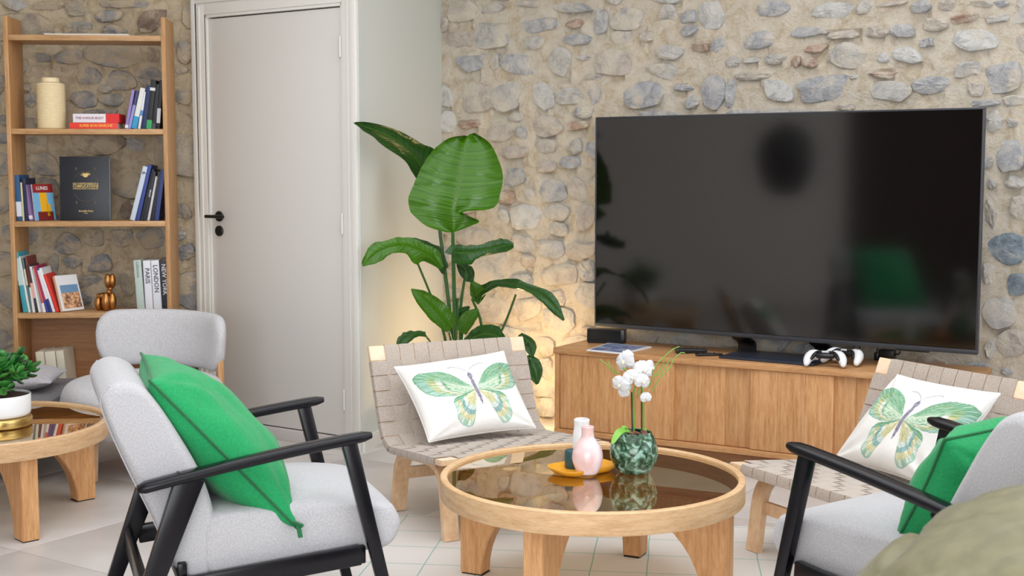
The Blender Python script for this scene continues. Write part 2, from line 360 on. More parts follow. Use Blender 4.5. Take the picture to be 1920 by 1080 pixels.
def rubble(name, origin, th, u0, u1, zt, listed, rocks, mort, seed, inview):
    rnd = random.Random(seed); u, b = fr(th)
    st = .017; nx = int((u1 - u0) / st); nz = int(zt / st); v = []; f = []
    for j in range(nz + 1):
        for i in range(nx + 1):
            x = u0 + (u1 - u0) * i / nx; z = zt * j / nz
            d = noise.fractal(Vector((x * 9, z * 13, seed)), .8, 2, 3) * .007 + noise.noise(Vector((x * 2.1, z * 2.6, seed + 5))) * .007 + .001
            v.append((x, -d, z))
    for j in range(nz):
        for i in range(nx): a = j * (nx + 1) + i; f.append((a, a + 1, a + nx + 2, a + nx + 1))
    rects = []
    def free(x, z, w_, h_, g):
        for (X, Z, Wd, H, c) in rects:
            if abs(X - x) < (Wd + w_) / 2 * .95 + g and abs(Z - z) < (H + h_) / 2 * .93 + g: return False
        return True
    for (x0, y0, x1, y1, c) in listed:
        a = atpl(x0, y1, origin, b) - origin; d = atpl(x1, y0, origin, b) - origin
        ua, ub = a.dot(u), d.dot(u); rects.append(((ua + ub) / 2, (a.z + d.z) / 2, ub - ua, d.z - a.z, c))
    sizes = [(.30, .16)] * 500 + [(.23, .13)] * 1500 + [(.17, .10)] * 2600 + [(.12, .07)] * 3000 + [(.08, .045)] * 900
    for (w_, h_) in sizes:
        w_ *= rnd.uniform(.75, 1.2); h_ *= rnd.uniform(.75, 1.3); x = rnd.uniform(u0 + w_ / 2, u1 - w_ / 2); z = rnd.uniform(h_ / 2, zt - h_ / 2)
        if free(x, z, w_, h_, .006 + .012 * rnd.random()): rects.append((x, z, w_, h_, rnd.choices('GBPWT', (34, 22, 32, 8, 4))[0]))
    sx_, sz_ = (u1 - u0) / nx, zt / nz
    for (x, z, w_, h_, c) in rects:                       # crevices in the mortar under some of the stones
        if w_ < .07 or rnd.random() > .6: continue
        xa = x - w_ * rnd.uniform(.15, .5); xb = x + w_ * rnd.uniform(.15, .5); zb_ = z - h_ * .5
        for j in range(int((zb_ - .02) / sz_), int((zb_ + .03) / sz_) + 1):
            for i in range(int((xa - u0) / sx_), int((xb - u0) / sx_) + 1):
                if 0 < i < nx and 0 < j < nz:
                    k_ = j * (nx + 1) + i; q = v[k_]; v[k_] = (q[0], max(q[1], .006 + .012 * rnd.random()), q[2])
    b0 = len(v)                                            # thickness
    v += [(u0, .22, 0), (u1, .22, 0), (u1, .22, zt), (u0, .22, zt)]; f.append((b0 + 1, b0, b0 + 3, b0 + 2))
    f.append([0] + [i for i in range(1, nx + 1)] + [b0 + 1, b0]); T = nz * (nx + 1); f.append([b0 + 3, b0 + 2] + [T + i for i in range(nx, -1, -1)])
    f.append([b0] + [b0 + 3] + [j * (nx + 1) for j in range(nz, -1, -1)]); f.append([b0 + 2, b0 + 1] + [j * (nx + 1) + nx for j in range(nz + 1)])
    wall = ob(name, mesh(name, v, f), mort, None, origin, (0, 0, th)); tag(wall, kind='structure')
    def vis(q):
        p = origin + u * q[0]; p.z = q[1]; return inview(p)
    rects.sort(key=lambda q: -(q[2] * q[3]) - (10 if vis(q) else 0))
    rest = {}
    for k, (x, z, w_, h_, c) in enumerate(rects):
        sv, sf = stone_mesh(w_ * 1.05, h_ * 1.06, rnd)
        rz = rnd.uniform(-.12, .12)
        if k < 300:
            o = ob('stone', mesh('stone', sv, sf), rocks.get(c, rocks['B']), wall, (x, -.002, z), (0, rz, 0), 24)
        else:
            mb = rest.setdefault(c, MB()); mb.add([Matrix.Rotation(rz, 3, 'Y') @ Vector(p) + Vector((x, -.002, z)) for p in sv], sf)
    if rest:
        mb = MB(); cs = list(rest)
        for i, c in enumerate(cs): mb.add(rest[c].v, rest[c].f, i)
        o = mb.build('small_stones', [rocks.get(c, rocks['B']) for c in cs], wall, smooth=24, weld=False); o['kind'] = 'stuff'
    return wall
def zr(lst, ox, oy, s): return [(ox + a / s, oy + b / s, ox + c / s, oy + d / s, k) for a, b, c, d, k in lst]
LR = zr([(150, 0, 330, 140, 'P'), (290, 140, 515, 310, 'G'), (350, 20, 490, 90, 'G'), (125, 200, 280, 310, 'P'), (580, 0, 720, 50, 'G'), (790, 10, 1060, 90, 'B'), (615, 110, 820, 210, 'B'), (890, 120, 990, 180, 'T'), (1060, 60, 1150, 210, 'B'), (1180, 50, 1370, 190, 'G'), (1480, 30, 1590, 130, 'G'), (1600, 60, 1710, 145, 'B'), (1730, 0, 1890, 180, 'W'), (1595, 155, 1720, 230, 'B'), (1350, 195, 1440, 270, 'P'), (870, 215, 1050, 285, 'B'), (180, 345, 370, 460, 'B'), (390, 345, 470, 450, 'G'), (485, 340, 690, 480, 'B'), (760, 310, 930, 480, 'G'), (960, 345, 1040, 385, 'G'), (1055, 310, 1300, 480, 'P'), (1400, 400, 1600, 500, 'G'), (1680, 270, 1790, 330, 'T'), (1805, 240, 1890, 330, 'B'), (1740, 460, 1890, 680, 'B'), (1560, 530, 1690, 580, 'B'), (1250, 520, 1500, 690, 'B'), (1640, 600, 1730, 690, 'B'), (200, 510, 405, 720, 'P'), (415, 520, 600, 700, 'G'), (665, 520, 815, 690, 'W'), (830, 560, 1000, 660, 'G'), (1040, 540, 1110, 660, 'B'), (1000, 470, 1110, 510, 'G'), (90, 530, 170, 680, 'W'), (90, 710, 190, 840, 'W'), (205, 765, 350, 810, 'T'), (520, 712, 620, 770, 'G'), (400, 790, 555, 905, 'P'), (562, 800, 640, 880, 'B'), (660, 740, 860, 870, 'P'), (690, 880, 830, 970, 'G'), (875, 770, 1030, 820, 'T'), (900, 880, 990, 975, 'G'), (850, 990, 980, 1060, 'B'), (470, 920, 640, 1000, 'P')], 800, 0, 3.375)
LR += zr([(200, 0, 400, 110, 'B'), (550, 0, 820, 120, 'W'), (832, 0, 930, 90, 'G'), (940, 0, 1160, 50, 'P'), (1170, 0, 1300, 90, 'B'), (1530, 0, 1690, 50, 'G'), (1702, 0, 1800, 50, 'B'), (1430, 90, 1600, 150, 'T'), (1650, 90, 1810, 150, 'G'), (130, 190, 330, 310, 'B'), (400, 165, 640, 240, 'B'), (650, 185, 860, 250, 'P'), (870, 165, 1030, 240, 'P'), (1045, 145, 1205, 240, 'B'), (1250, 110, 1410, 200, 'P'), (1230, 240, 1320, 300, 'B'), (1440, 180, 1720, 340, 'W'), (1060, 290, 1240, 400, 'W'), (660, 265, 900, 430, 'G'), (500, 280, 640, 340, 'T'), (410, 355, 480, 430, 'T'), (490, 360, 590, 430, 'T'), (250, 340, 390, 410, 'G'), (0, 360, 90, 430, 'G'), (110, 360, 230, 400, 'G'), (960, 330, 1040, 400, 'W'), (80, 460, 280, 510, 'P'), (240, 500, 440, 650, 'W'), (470, 470, 780, 650, 'B'), (930, 510, 1180, 640, 'G'), (1190, 480, 1420, 600, 'B'), (1650, 400, 1880, 590, 'B'), (1450, 385, 1630, 490, 'G'), (1530, 520, 1640, 610, 'P'), (1550, 630, 1740, 680, 'B'), (1750, 600, 1890, 670, 'G'), (0, 500, 70, 680, 'B'), (920, 450, 1110, 500, 'T'), (790, 470, 845, 505, 'W'), (1650, 700, 1760, 830, 'G'), (1780, 750, 1850, 800, 'G'), (1720, 890, 1890, 1080, 'B')], 1360, 0, 3.375)
LR += [(1885, 330, 1920, 352, 'G', ), (1848, 335, 1870, 355, 'G'), (1895, 365, 1925, 410, 'P'), (1845, 375, 1870, 425, 'G'), (1851, 440, 1925, 492, 'S'), (1890, 515, 1930, 550, 'S'), (1842, 495, 1865, 530, 'G'), (1840, 560, 1905, 613, 'G'), (1870, 620, 1925, 665, 'P'), (1845, 640, 1868, 672, 'G'), (1875, 690, 1900, 702, 'B')]
LR += zr([(470, 20, 540, 68, 'B'), (270, 65, 345, 130, 'B'), (400, 110, 490, 180, 'B'), (250, 145, 315, 188, 'T'), (500, 100, 560, 180, 'P'), (250, 205, 290, 260, 'W'), (300, 195, 400, 280, 'W'), (410, 190, 500, 250, 'G'), (520, 190, 590, 280, 'P'), (350, 135, 380, 185, 'G'), (110, 280, 240, 340, 'P'), (385, 320, 480, 380, 'B'), (300, 300, 375, 360, 'G'), (490, 330, 590, 380, 'P'), (540, 390, 590, 460, 'B'), (330, 370, 380, 410, 'P'), (400, 400, 520, 470, 'P'), (180, 520, 290, 600, 'P'), (300, 520, 400, 600, 'P'), (410, 560, 520, 640, 'G'), (300, 700, 375, 780, 'P'), (380, 655, 450, 715, 'P'), (400, 730, 440, 790, 'G'), (380, 800, 450, 860, 'G'), (390, 870, 450, 930, 'G')], 800, 280, 1.86)
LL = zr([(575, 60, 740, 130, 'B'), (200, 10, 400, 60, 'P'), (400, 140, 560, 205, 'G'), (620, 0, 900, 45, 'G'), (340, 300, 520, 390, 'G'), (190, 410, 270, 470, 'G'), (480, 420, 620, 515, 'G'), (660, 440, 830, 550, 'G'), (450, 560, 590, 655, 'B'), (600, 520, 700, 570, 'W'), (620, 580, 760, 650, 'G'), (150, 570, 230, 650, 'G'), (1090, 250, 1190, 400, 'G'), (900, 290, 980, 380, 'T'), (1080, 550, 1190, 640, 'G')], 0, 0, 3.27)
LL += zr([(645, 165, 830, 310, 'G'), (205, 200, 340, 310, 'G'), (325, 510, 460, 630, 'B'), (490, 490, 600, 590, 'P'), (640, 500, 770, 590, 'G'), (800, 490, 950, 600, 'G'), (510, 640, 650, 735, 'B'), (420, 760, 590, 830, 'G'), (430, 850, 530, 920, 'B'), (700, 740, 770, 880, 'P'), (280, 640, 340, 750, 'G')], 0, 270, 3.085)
def in_view(p):
    d = p - CO; f_ = Vector((0, math.cos(PITCH), -math.sin(PITCH))); z = d.dot(f_)
    x = 960 + FPX * d.x / z; y = 540 - FPX * d.dot(Vector((0, math.sin(PITCH), math.cos(PITCH)))) / z
    return -20 < x < 1940 and -20 < y < 900
uL = (wallL - W0).dot(UW)
rubble('wall_right', W0, TH_W, uL - .05, 3.9, CEIL, LR, ROCK, mortar_r, 3, in_view)
uE = (DL - SW0).dot(US)
rubble('wall_left', SW0, TH_S, -3.1, uE + .25, CEIL, LL, ROCKL_SHADED, mortar_l, 8, in_view)
# ------------------------------------------------------------------ partition with the door
wm = MB()
pts = [DL, DC, wallL + BW * .08, DL + BS * .45]
def prism(mb, poly, z0, z1, mi=0):
    k = len(poly); v = [(p[0], p[1], z0) for p in poly] + [(p[0], p[1], z1) for p in poly]
    mb.add(v, [tuple(range(k - 1, -1, -1)), tuple(range(k, 2 * k))] + [(i, (i + 1) % k, k + (i + 1) % k, k + i) for i in range(k)], mi)
HB = BD * .11
p1 = DC - UD * 1.005; p2 = DC - UD * .092
prism(wm, [DL, p1, p1 + HB, DL + HB], 0, CEIL); prism(wm, [p2, DC, DC + (wallL - DC).normalized() * .12, p2 + HB], 0, CEIL)
prism(wm, [p1, p2, p2 + HB, p1 + HB], 2.115, CEIL)
prism(wm, [DL + HB, p2 + HB, DC + (wallL - DC).normalized() * .12, wallL + BW * .08, DL + BS * .45], 0, CEIL)
wm.box((0, 0, 0), (.001, .001, .001), M=Matrix.Translation(DC + BD * .3 + Vector((0, 0, 1))))
wmid = wm.build('wall_middle', side_paint, smooth=20, weld=False); tag(wmid, kind='structure')
door = thing('door_1', 'off-white flush door with a black lever handle, in a moulded frame', None, DC, TH_D); del door['label']; door['kind'] = 'structure'
b = MB(); b.box((-.985, .012, .062), (-.112, .052, 2.088), .002); b.build('door_leaf', door_paint, door)
b = MB()
b.box((-1.083, -.006, 0), (-1.0, .03, 2.19), .003); b.box((-.097, -.006, 0), (-.012, .03, 2.19), .003); b.box((-1.0, -.006, 2.108), (-.097, .03, 2.19), .003)
b.box((-1.087, -.016, 0), (-1.058, 0, 2.20), .005); b.box((-.040, -.016, 0), (-.006, 0, 2.20), .005); b.box((-1.058, -.016, 2.165), (-.04, 0, 2.20), .005)
b.box((-1.045, -.011, 0), (-1.03, 0, 2.15), .003); b.box((-.066, -.011, 0), (-.052, 0, 2.15), .003)
b.build('door_frame', white_paint, door)
b = MB(); b.box((-1.0, .0, 0), (-.988, .05, 2.108), .001); b.box((-.109, .0, 0), (-.097, .05, 2.108), .001); b.box((-1.0, .0, 2.094), (-.097, .05, 2.108), .001)
b.build('door_jamb', white_paint, door)
b = MB(); b.box((-1.0, .055, .05), (-.1, .07, 2.11)); b.build('door_gap_shade', black_plastic, door)  # black sheet standing in for the shade in the gap round the leaf
b = MB(); b.box((-1.0, -.012, 0), (-.097, .11, .056), .003); b.build('door_threshold', tile_m, door)
# handle
h = MB(); rr = Matrix.Rotation(R(90), 4, 'X')
def cyl(mb, c, r, l, axis='Y', n=28):
    prof = [(0, 0), (r - .002, 0), (r, .002), (r, l - .002), (r - .002, l), (0, l)]
    t = MB(); t.lathe(prof, n, cap=False); M = {'Y': Matrix.Rotation(R(90), 4, 'X'), 'X': Matrix.Rotation(R(90), 4, 'Y'), 'Z': Matrix.Identity(4)}[axis]
    mb.add([M @ p + Vector(c) for p in t.v], t.f)
cyl(h, (-.934, .012, 1.10), .027, .010); h.build('handle_rose', black_metal, door)
h = MB(); cyl(h, (-.934, .004, 1.10), .009, .045); h.tube([(-.985, -.038, 1.10), (-.86, -.038, 1.10)], .0085, 12); h.build('door_handle', black_metal, door)
h = MB(); cyl(h, (-.936, .012, 1.026), .027, .010); o = h.build('keyhole_rose', black_metal, door)
h = MB(); h.box((-.94, -.002, 1.018), (-.932, .004, 1.034)); h.build('keyhole', black_plastic, o)
for z in (1.905, 1.08, .24):
    h = MB(); cyl(h, (-.1085, -.003, z - .05), .0065, .10, 'Z', 14); h.box((-.118, .001, z - .05), (-.099, .006, z + .05)); h.build('hinge', steel, door)
# skirting of the side wall
sb = MB(); d_ = (wallL - DC).normalized(); nn = Vector((d_.y, -d_.x, 0))
prism(sb, [DC + nn * .012 + d_ * .004, wallL + nn * .012 - d_ * .02, wallL - d_ * .02, DC + d_ * .004], 0, .07)
o = sb.build('baseboard_middle', white_paint); tag(o, kind='structure')
# ------------------------------------------------------------------ rest of the room (behind and beside the camera)
b = MB(); b.box((-4.85, 1.15, 0), (-4.6, 8, CEIL)); o = b.build('wall_far_left', room_wall); tag(o, kind='structure')
b = MB(); b.box((-4.85, -3.2, 0), (-4.6, 1.15, CEIL)); o = b.build('wall_timber', brown_door); tag(o, kind='structure')
b = MB(); b.box((-4.85, -3.2, 0), (-2.6, -3.0, CEIL)); b.box((1.8, -3.2, 0), (3.85, -3.0, CEIL)); b.box((-2.6, -3.2, 0), (1.8, -3.0, .4)); b.box((-2.6, -3.2, 2.6), (1.8, -3.0, CEIL))
o = b.build('wall_rear', room_wall); tag(o, kind='structure')
b = MB(); b.box((3.65, -3.2, 0), (3.85, -.4, CEIL)); b.box((3.65, 3.6, 0), (3.85, 5.2, CEIL)); b.box((3.65, -.4, 0), (3.85, 3.6, .35)); b.box((3.65, -.4, 2.65), (3.85, 3.6, CEIL))
o = b.build('wall_far_right', room_wall); tag(o, kind='structure')
wgm = window_glass()
def window(name, M, W_, H_, nx):
    t = thing(name, None, None); t.matrix_world = M; t['kind'] = 'structure'
    b = MB(); b.box((0, 0, 0), (W_, .06, .06), .004); b.box((0, 0, H_ - .06), (W_, .06, H_), .004)
    for i in range(nx + 1): x = (W_ - .06) * i / nx; b.box((x, 0, .06), (x + .06, .06, H_ - .06), .004)
    b.build('window_frame', black_metal, t)
    b = MB(); b.box((.05, .025, .05), (W_ - .05, .033, H_ - .05)); b.build('pane', wgm, t)
window('window_1', Matrix.Translation((-2.6, -3.13, .4)), 4.4, 2.2, 4)
window('window_2', Matrix.Translation((3.72, -.4, .35)) @ Matrix.Rotation(R(90), 4, 'Z'), 4.0, 2.3, 4)
b = MB(); b.box((-4.85, -3.2, CEIL), (4, .2, CEIL + .15)); b.box((-4.85, 5.6, CEIL), (4, 8.2, CEIL + .15)); b.box((-4.85, .2, CEIL), (-2.1, 5.6, CEIL + .15)); b.box((2.7, .2, CEIL), (4, 5.6, CEIL + .15))
o = b.build('ceiling', ceiling_m); tag(o, kind='structure')
t = thing('window_3', None, None, (-2.1, .2, CEIL + .05)); t['kind'] = 'structure'
b = MB()
for i in range(5): b.box((i * 1.185, 0, 0), (i * 1.185 + .06, 5.4, .06), .004)
b.box((0, 0, 0), (4.8, .06, .06)); b.box((0, 5.34, 0), (4.8, 5.4, .06)); b.build('window_frame', white_paint, t)
b = MB(); b.box((0, 0, .03), (4.8, 5.4, .036)); b.build('pane', wgm, t)

# ------------------------------------------------------------------ rug
rug_m = mat('rug_weave', srgb(214, 208, 204), .95)
v = coords(rug_m); sx = nd(rug_m, 'ShaderNodeSeparateXYZ'); lk(rug_m, v, sx.inputs[0])
def gridline(sock, per, wd):
    nz = nd(rug_m, 'ShaderNodeTexNoise'); nz.inputs['Scale'].default_value = 3; lk(rug_m, v, nz.inputs['Vector'])
    a0 = nd(rug_m, 'ShaderNodeMath', operation='MULTIPLY_ADD'); a0.inputs[1].default_value = .012; lk(rug_m, nz.outputs[0], a0.inputs[0]); lk(rug_m, sock, a0.inputs[2])
    a = nd(rug_m, 'ShaderNodeMath', operation='PINGPONG'); a.inputs[1].default_value = per / 2; lk(rug_m, a0.outputs[0], a.inputs[0])
    b_ = nd(rug_m, 'ShaderNodeMath', operation='LESS_THAN'); b_.inputs[1].default_value = wd; lk(rug_m, a.outputs[0], b_.inputs[0]); return b_.outputs[0]
g1 = gridline(sx.outputs[0], .187, .0022); g2 = gridline(sx.outputs[1], .2, .0026)
mm = nd(rug_m, 'ShaderNodeMath', operation='MAXIMUM'); lk(rug_m, g1, mm.inputs[0]); lk(rug_m, g2, mm.inputs[1])
mc = nd(rug_m, 'ShaderNodeMix', data_type='RGBA'); mc.inputs['A'].default_value = srgb(212, 206, 201); mc.inputs['B'].default_value = srgb(120, 172, 160)
ms = nd(rug_m, 'ShaderNodeMath', operation='MULTIPLY'); ms.inputs[1].default_value = .85; lk(rug_m, mm.outputs[0], ms.inputs[0])
lk(rug_m, ms.outputs[0], mc.inputs['Factor']); lk(rug_m, mc.outputs['Result'], rug_m.node_tree.nodes['Principled BSDF'].inputs['Base Color'])
nz = nd(rug_m, 'ShaderNodeTexNoise'); nz.inputs['Scale'].default_value = 180; lk(rug_m, v, nz.inputs['Vector']); bump(rug_m, nz.outputs[0], .4, .002)
b = MB(); b.box((-.56, -2.25, 0), (2.2, .215, .006), .002)
rug = b.build('rug', rug_m, None, (-.053, 4.69, .0), (0, 0, R(-7.3)))
tag(rug, 'off-white flat-woven rug with a thin green grid under the round glass table', 'rug')

# ------------------------------------------------------------------ round glass-topped tables
RT, RIM = .478, .022
def table(loc, rotz, label):
    t = thing('coffee_table', label, 'coffee table', loc, rotz, 'round oak tables with glass tops')
    prof = [(RT - RIM, .306), (RT - .002, .304), (RT, .307), (RT, .369), (RT - .003, .372), (RT - RIM + .003, .372), (RT - RIM, .369)]
    b = MB(); b.lathe(prof + [prof[0]], 96, cap=False)
    b.build('table_rim', rim_wood, t)
    b = MB(); b.lathe([(0, .356), (RT - RIM + .001, .356), (RT - RIM + .001, .362), (0, .362)], 96, cap=False); b.build('glass_top', glass_m, t)
    for k, nm in ((0, 0), (1, 1)):
        b = MB(); M = Matrix.Rotation(R(90) * k, 4, 'Z'); b.box((-RT + .012, -.012, .309), (RT - .012, .012, .353), .002, M=M); b.build('cross_rail', oak_h if k == 0 else oak_d, t)
    for k in range(4):
        # leg: outer edge vertical at r=.455, inner edge a quarter arch rising to the rail
        outer = .452; pr = [(outer, 0), (outer, .330)]
        for i in range(13):
            q = i / 12; a = q * math.pi / 2
            r_ = .375 - .30 * math.sin(a) ** 1.0 * 1.0 if False else outer - .078 - .32 * (1 - math.cos(a)); z = .305 * math.sin(a)
            pr.append((r_, z))
        pts = [pr[0], pr[1], (outer - .405, .330)] + [p for p in reversed(pr[2:])]
        th2 = .032; v = []; n_ = len(pts)
        for s_ in (-1, 1): v += [(p[0], s_ * th2, p[1]) for p in pts]
        bm = bmesh.new(); vs = [bm.verts.new(p) for p in v]
        bm.faces.new(vs[:n_]); bm.faces.new(list(reversed(vs[n_:])))
        for i in range(n_): bm.faces.new((vs[i], vs[i + n_], vs[(i + 1) % n_ + n_], vs[(i + 1) % n_]))
        bmesh.ops.recalc_face_normals(bm, faces=bm.faces)
        bmesh.ops.bevel(bm, geom=[e for e in bm.edges if e.calc_face_angle(0) > .9], offset=.003, segments=2, affect='EDGES')
        bmesh.ops.triangulate(bm, faces=[f for f in bm.faces if len(f.verts) > 4])
        me = bpy.data.meshes.new('leg'); bm.to_mesh(me); bm.free()
        o = ob('leg', me, oak_v, t, (0, 0, .004), (0, 0, R(90) * k))
        b = MB(); b.box((outer - .08, -.028, 0), (outer - .004, .028, .005)); b.build('foot_pad', black_plastic, o, (0, 0, -.004))
    return t
rim_wood = wood('oak_rim', srgb(206, 168, 126), srgb(216, 182, 142), srgb(190, 150, 108), scale=(3, 3, 22), gr=16)
T1 = Vector((.252, 4.052, .006)); T2 = Vector((-2.04, 4.926, 0))
table(T1, R(154.9), 'round oak coffee table with bronze glass top on the grid rug, holding the orchid')
table(T2, R(43.8), 'round oak coffee table with glass top at the left edge, holding the potted succulent')
GZ = T1.z + .362; GZ2 = .362

# ------------------------------------------------------------------ cushioned armchairs
def loft_cushion(prof, hw, r_, n=5, crown=0):
    """closed profile (x,z) extruded along y with rounded ends"""
    P = smooth_pts([(x, 0, z) for x, z in prof], 5, closed=True); k = len(P)
    c = sum(P, Vector()) / k; rows = []
    mind = min((p - c).length for p in P)
    ys = []
    for i in range(n + 1): a = math.pi / 2 * i / n; ys.append((-hw + r_ * (1 - math.sin(a)), r_ * (1 - math.cos(math.pi / 2 - a))))
    mid = [(-hw + r_ + (2 * hw - 2 * r_) * q / 12, 0) for q in range(1, 12)]
    ys = [(-hw + r_ * (1 - math.sin(math.pi / 2 * i / n)), r_ * (1 - math.cos(math.pi / 2 * i / n))) for i in range(n, -1, -1)]
    # i=n: y=-hw, inset r ; i=0: y=-hw+r, inset 0
    ys = [(-hw + r_ * (1 - math.sin(math.pi / 2 * (1 - i / n))) if True else 0, 0) for i in range(n + 1)]
    ys = []
    for i in range(n + 1):
        a = math.pi / 2 * i / n           # 0 at the end cap, pi/2 at full section
        ys.append((-hw + r_ * (1 - math.cos(a)), r_ * (1 - math.sin(a))))
    allr = ys + mid + [(-y, q) for y, q in reversed(ys)]
    v = []
    for y, ins in allr:
        s_ = 1 + crown * (1 - (y / hw) ** 2)
        for p in P:
            d = p - c; L = d.length; v.append(c + d * ((L - ins) / L) * s_ + Vector((0, y, 0)))
    f = []
    m_ = len(allr)
    for j in range(m_ - 1):
        for i in range(k): f.append((j * k + i, j * k + (i + 1) % k, (j + 1) * k + (i + 1) % k, (j + 1) * k + i))
    f.append(tuple(range(k - 1, -1, -1))); f.append(tuple((m_ - 1) * k + i for i in range(k)))
    mb = MB(); mb.add(v, f); return mb, P, c
def armchair(loc, rotz, label):
    t = thing('armchair', label, 'armchair', loc, rotz, 'grey armchairs with black wooden frames')
    for s in (-1, 1):
        y = s * .30
        b = MB(); pts = smooth_pts([(.012, y, .600), (-.20, y, .573), (-.42, y, .538), (-.612, y, .502)], 6)
        k = len(pts); n_ = 14; v = []; f = []
        for i, p in enumerate(pts):
            q = i / (k - 1); wd = (.0265 + .003 * math.sin(q * 3.14)); hh = .0145
            if i == 0: wd *= .55; hh *= .55
            if i == 1: wd *= .92; hh *= .92
            if i == k - 1: wd *= .6; hh *= .6
            for j in range(n_):
                a = 2 * math.pi * j / n_; ca, sa = math.cos(a), math.sin(a)
                v.append(p + Vector((0, wd * math.copysign(abs(ca) ** .65, ca), hh * math.copysign(abs(sa) ** .65, sa))))
        for i in range(k - 1):
            for j in range(n_): f.append((i * n_ + j, i * n_ + (j + 1) % n_, (i + 1) * n_ + (j + 1) % n_, (i + 1) * n_ + j))
        f.append(tuple(range(n_))); f.append(tuple((k - 1) * n_ + j for j in range(n_)))
        b.add(v, f); b.build('armrest', black_wood, t, smooth=60)
        b = MB(); b.beam((-.052, y, .588), (.085, y, 0), .030, .042, .028, .032, up=(1, 0, .2)); b.build('leg', black_wood, t)
        b = MB(); b.beam((-.475, y, .528), (-.672, y, 0), .030, .075, .028, .036, up=(1, 0, .3)); b.build('leg', black_wood, t)
        b = MB(); b.beam((-.022, y, .268), (-.565, y, .222), .026, .056, up=(0, 0, 1)); b.build('side_rail', black_wood, t)
    b = MB(); b.beam((-.50, -.29, .26), (-.50, .29, .26), .024, .06); b.beam((-.595, -.29, .215), (-.595, .29, .215), .022, .065); b.build('rear_rail', black_wood, t)
    b = MB(); b.beam((-.015, -.29, .262), (-.015, .29, .262), .024, .05); b.build('front_rail', black_wood, t)
    for i in range(5):
        b = MB(); x = -.10 - i * .085; z = .243 + x * .08; b.box((x - .02, -.285, z - .006), (x + .02, .285, z + .006), .002); b.build('seat_slat', black_wood, t)
    c, P, cc = loft_cushion([(-.43, .238), (-.25, .246), (-.02, .262), (.070, .270), (.105, .315), (.100, .360), (.060, .396), (-.10, .418), (-.28, .416), (-.43, .405), (-.455, .33)], .272, .035, crown=.02)
    s = c.build('seat_cushion', grey_fabric, t, smooth=80)
    c, P, cc = loft_cushion([(-.425, .235), (-.405, .36), (-.435, .50), (-.508, .645), (-.565, .735), (-.597, .766), (-.642, .778), (-.680, .760), (-.690, .718), (-.640, .575), (-.573, .42), (-.517, .275), (-.470, .225)], .268, .032, crown=.015)
    c.build('back_cushion', grey_fabric, t, smooth=80)
    # piping along the rear edge of the back cushion
    for y in (-.249, .249):
        p = MB(); p.tube(smooth_pts([(-.672, y, .768), (-.692, y, .718), (-.642, y, .575), (-.575, y, .42), (-.519, y, .275)], 5), .0022, 6)
        p.build('piping', grey_fabric, t)
    return t
AL = (-.505, 3.820, .362); AR = (.985, 3.58, 2.20)
chL = armchair((AL[0], AL[1], .006), AL[2], 'grey armchair with black frame at left, seen from its side, facing the glass table')
chR = armchair((AR[0], AR[1], .006), AR[2], 'grey armchair with black frame at the right edge, turned towards the television')
def loc2w(ch, p):
    c, s = math.cos(ch[2]), math.sin(ch[2]); return Vector((ch[0] + p[0] * c - p[1] * s, ch[1] + p[0] * s + p[1] * c, p[2]))

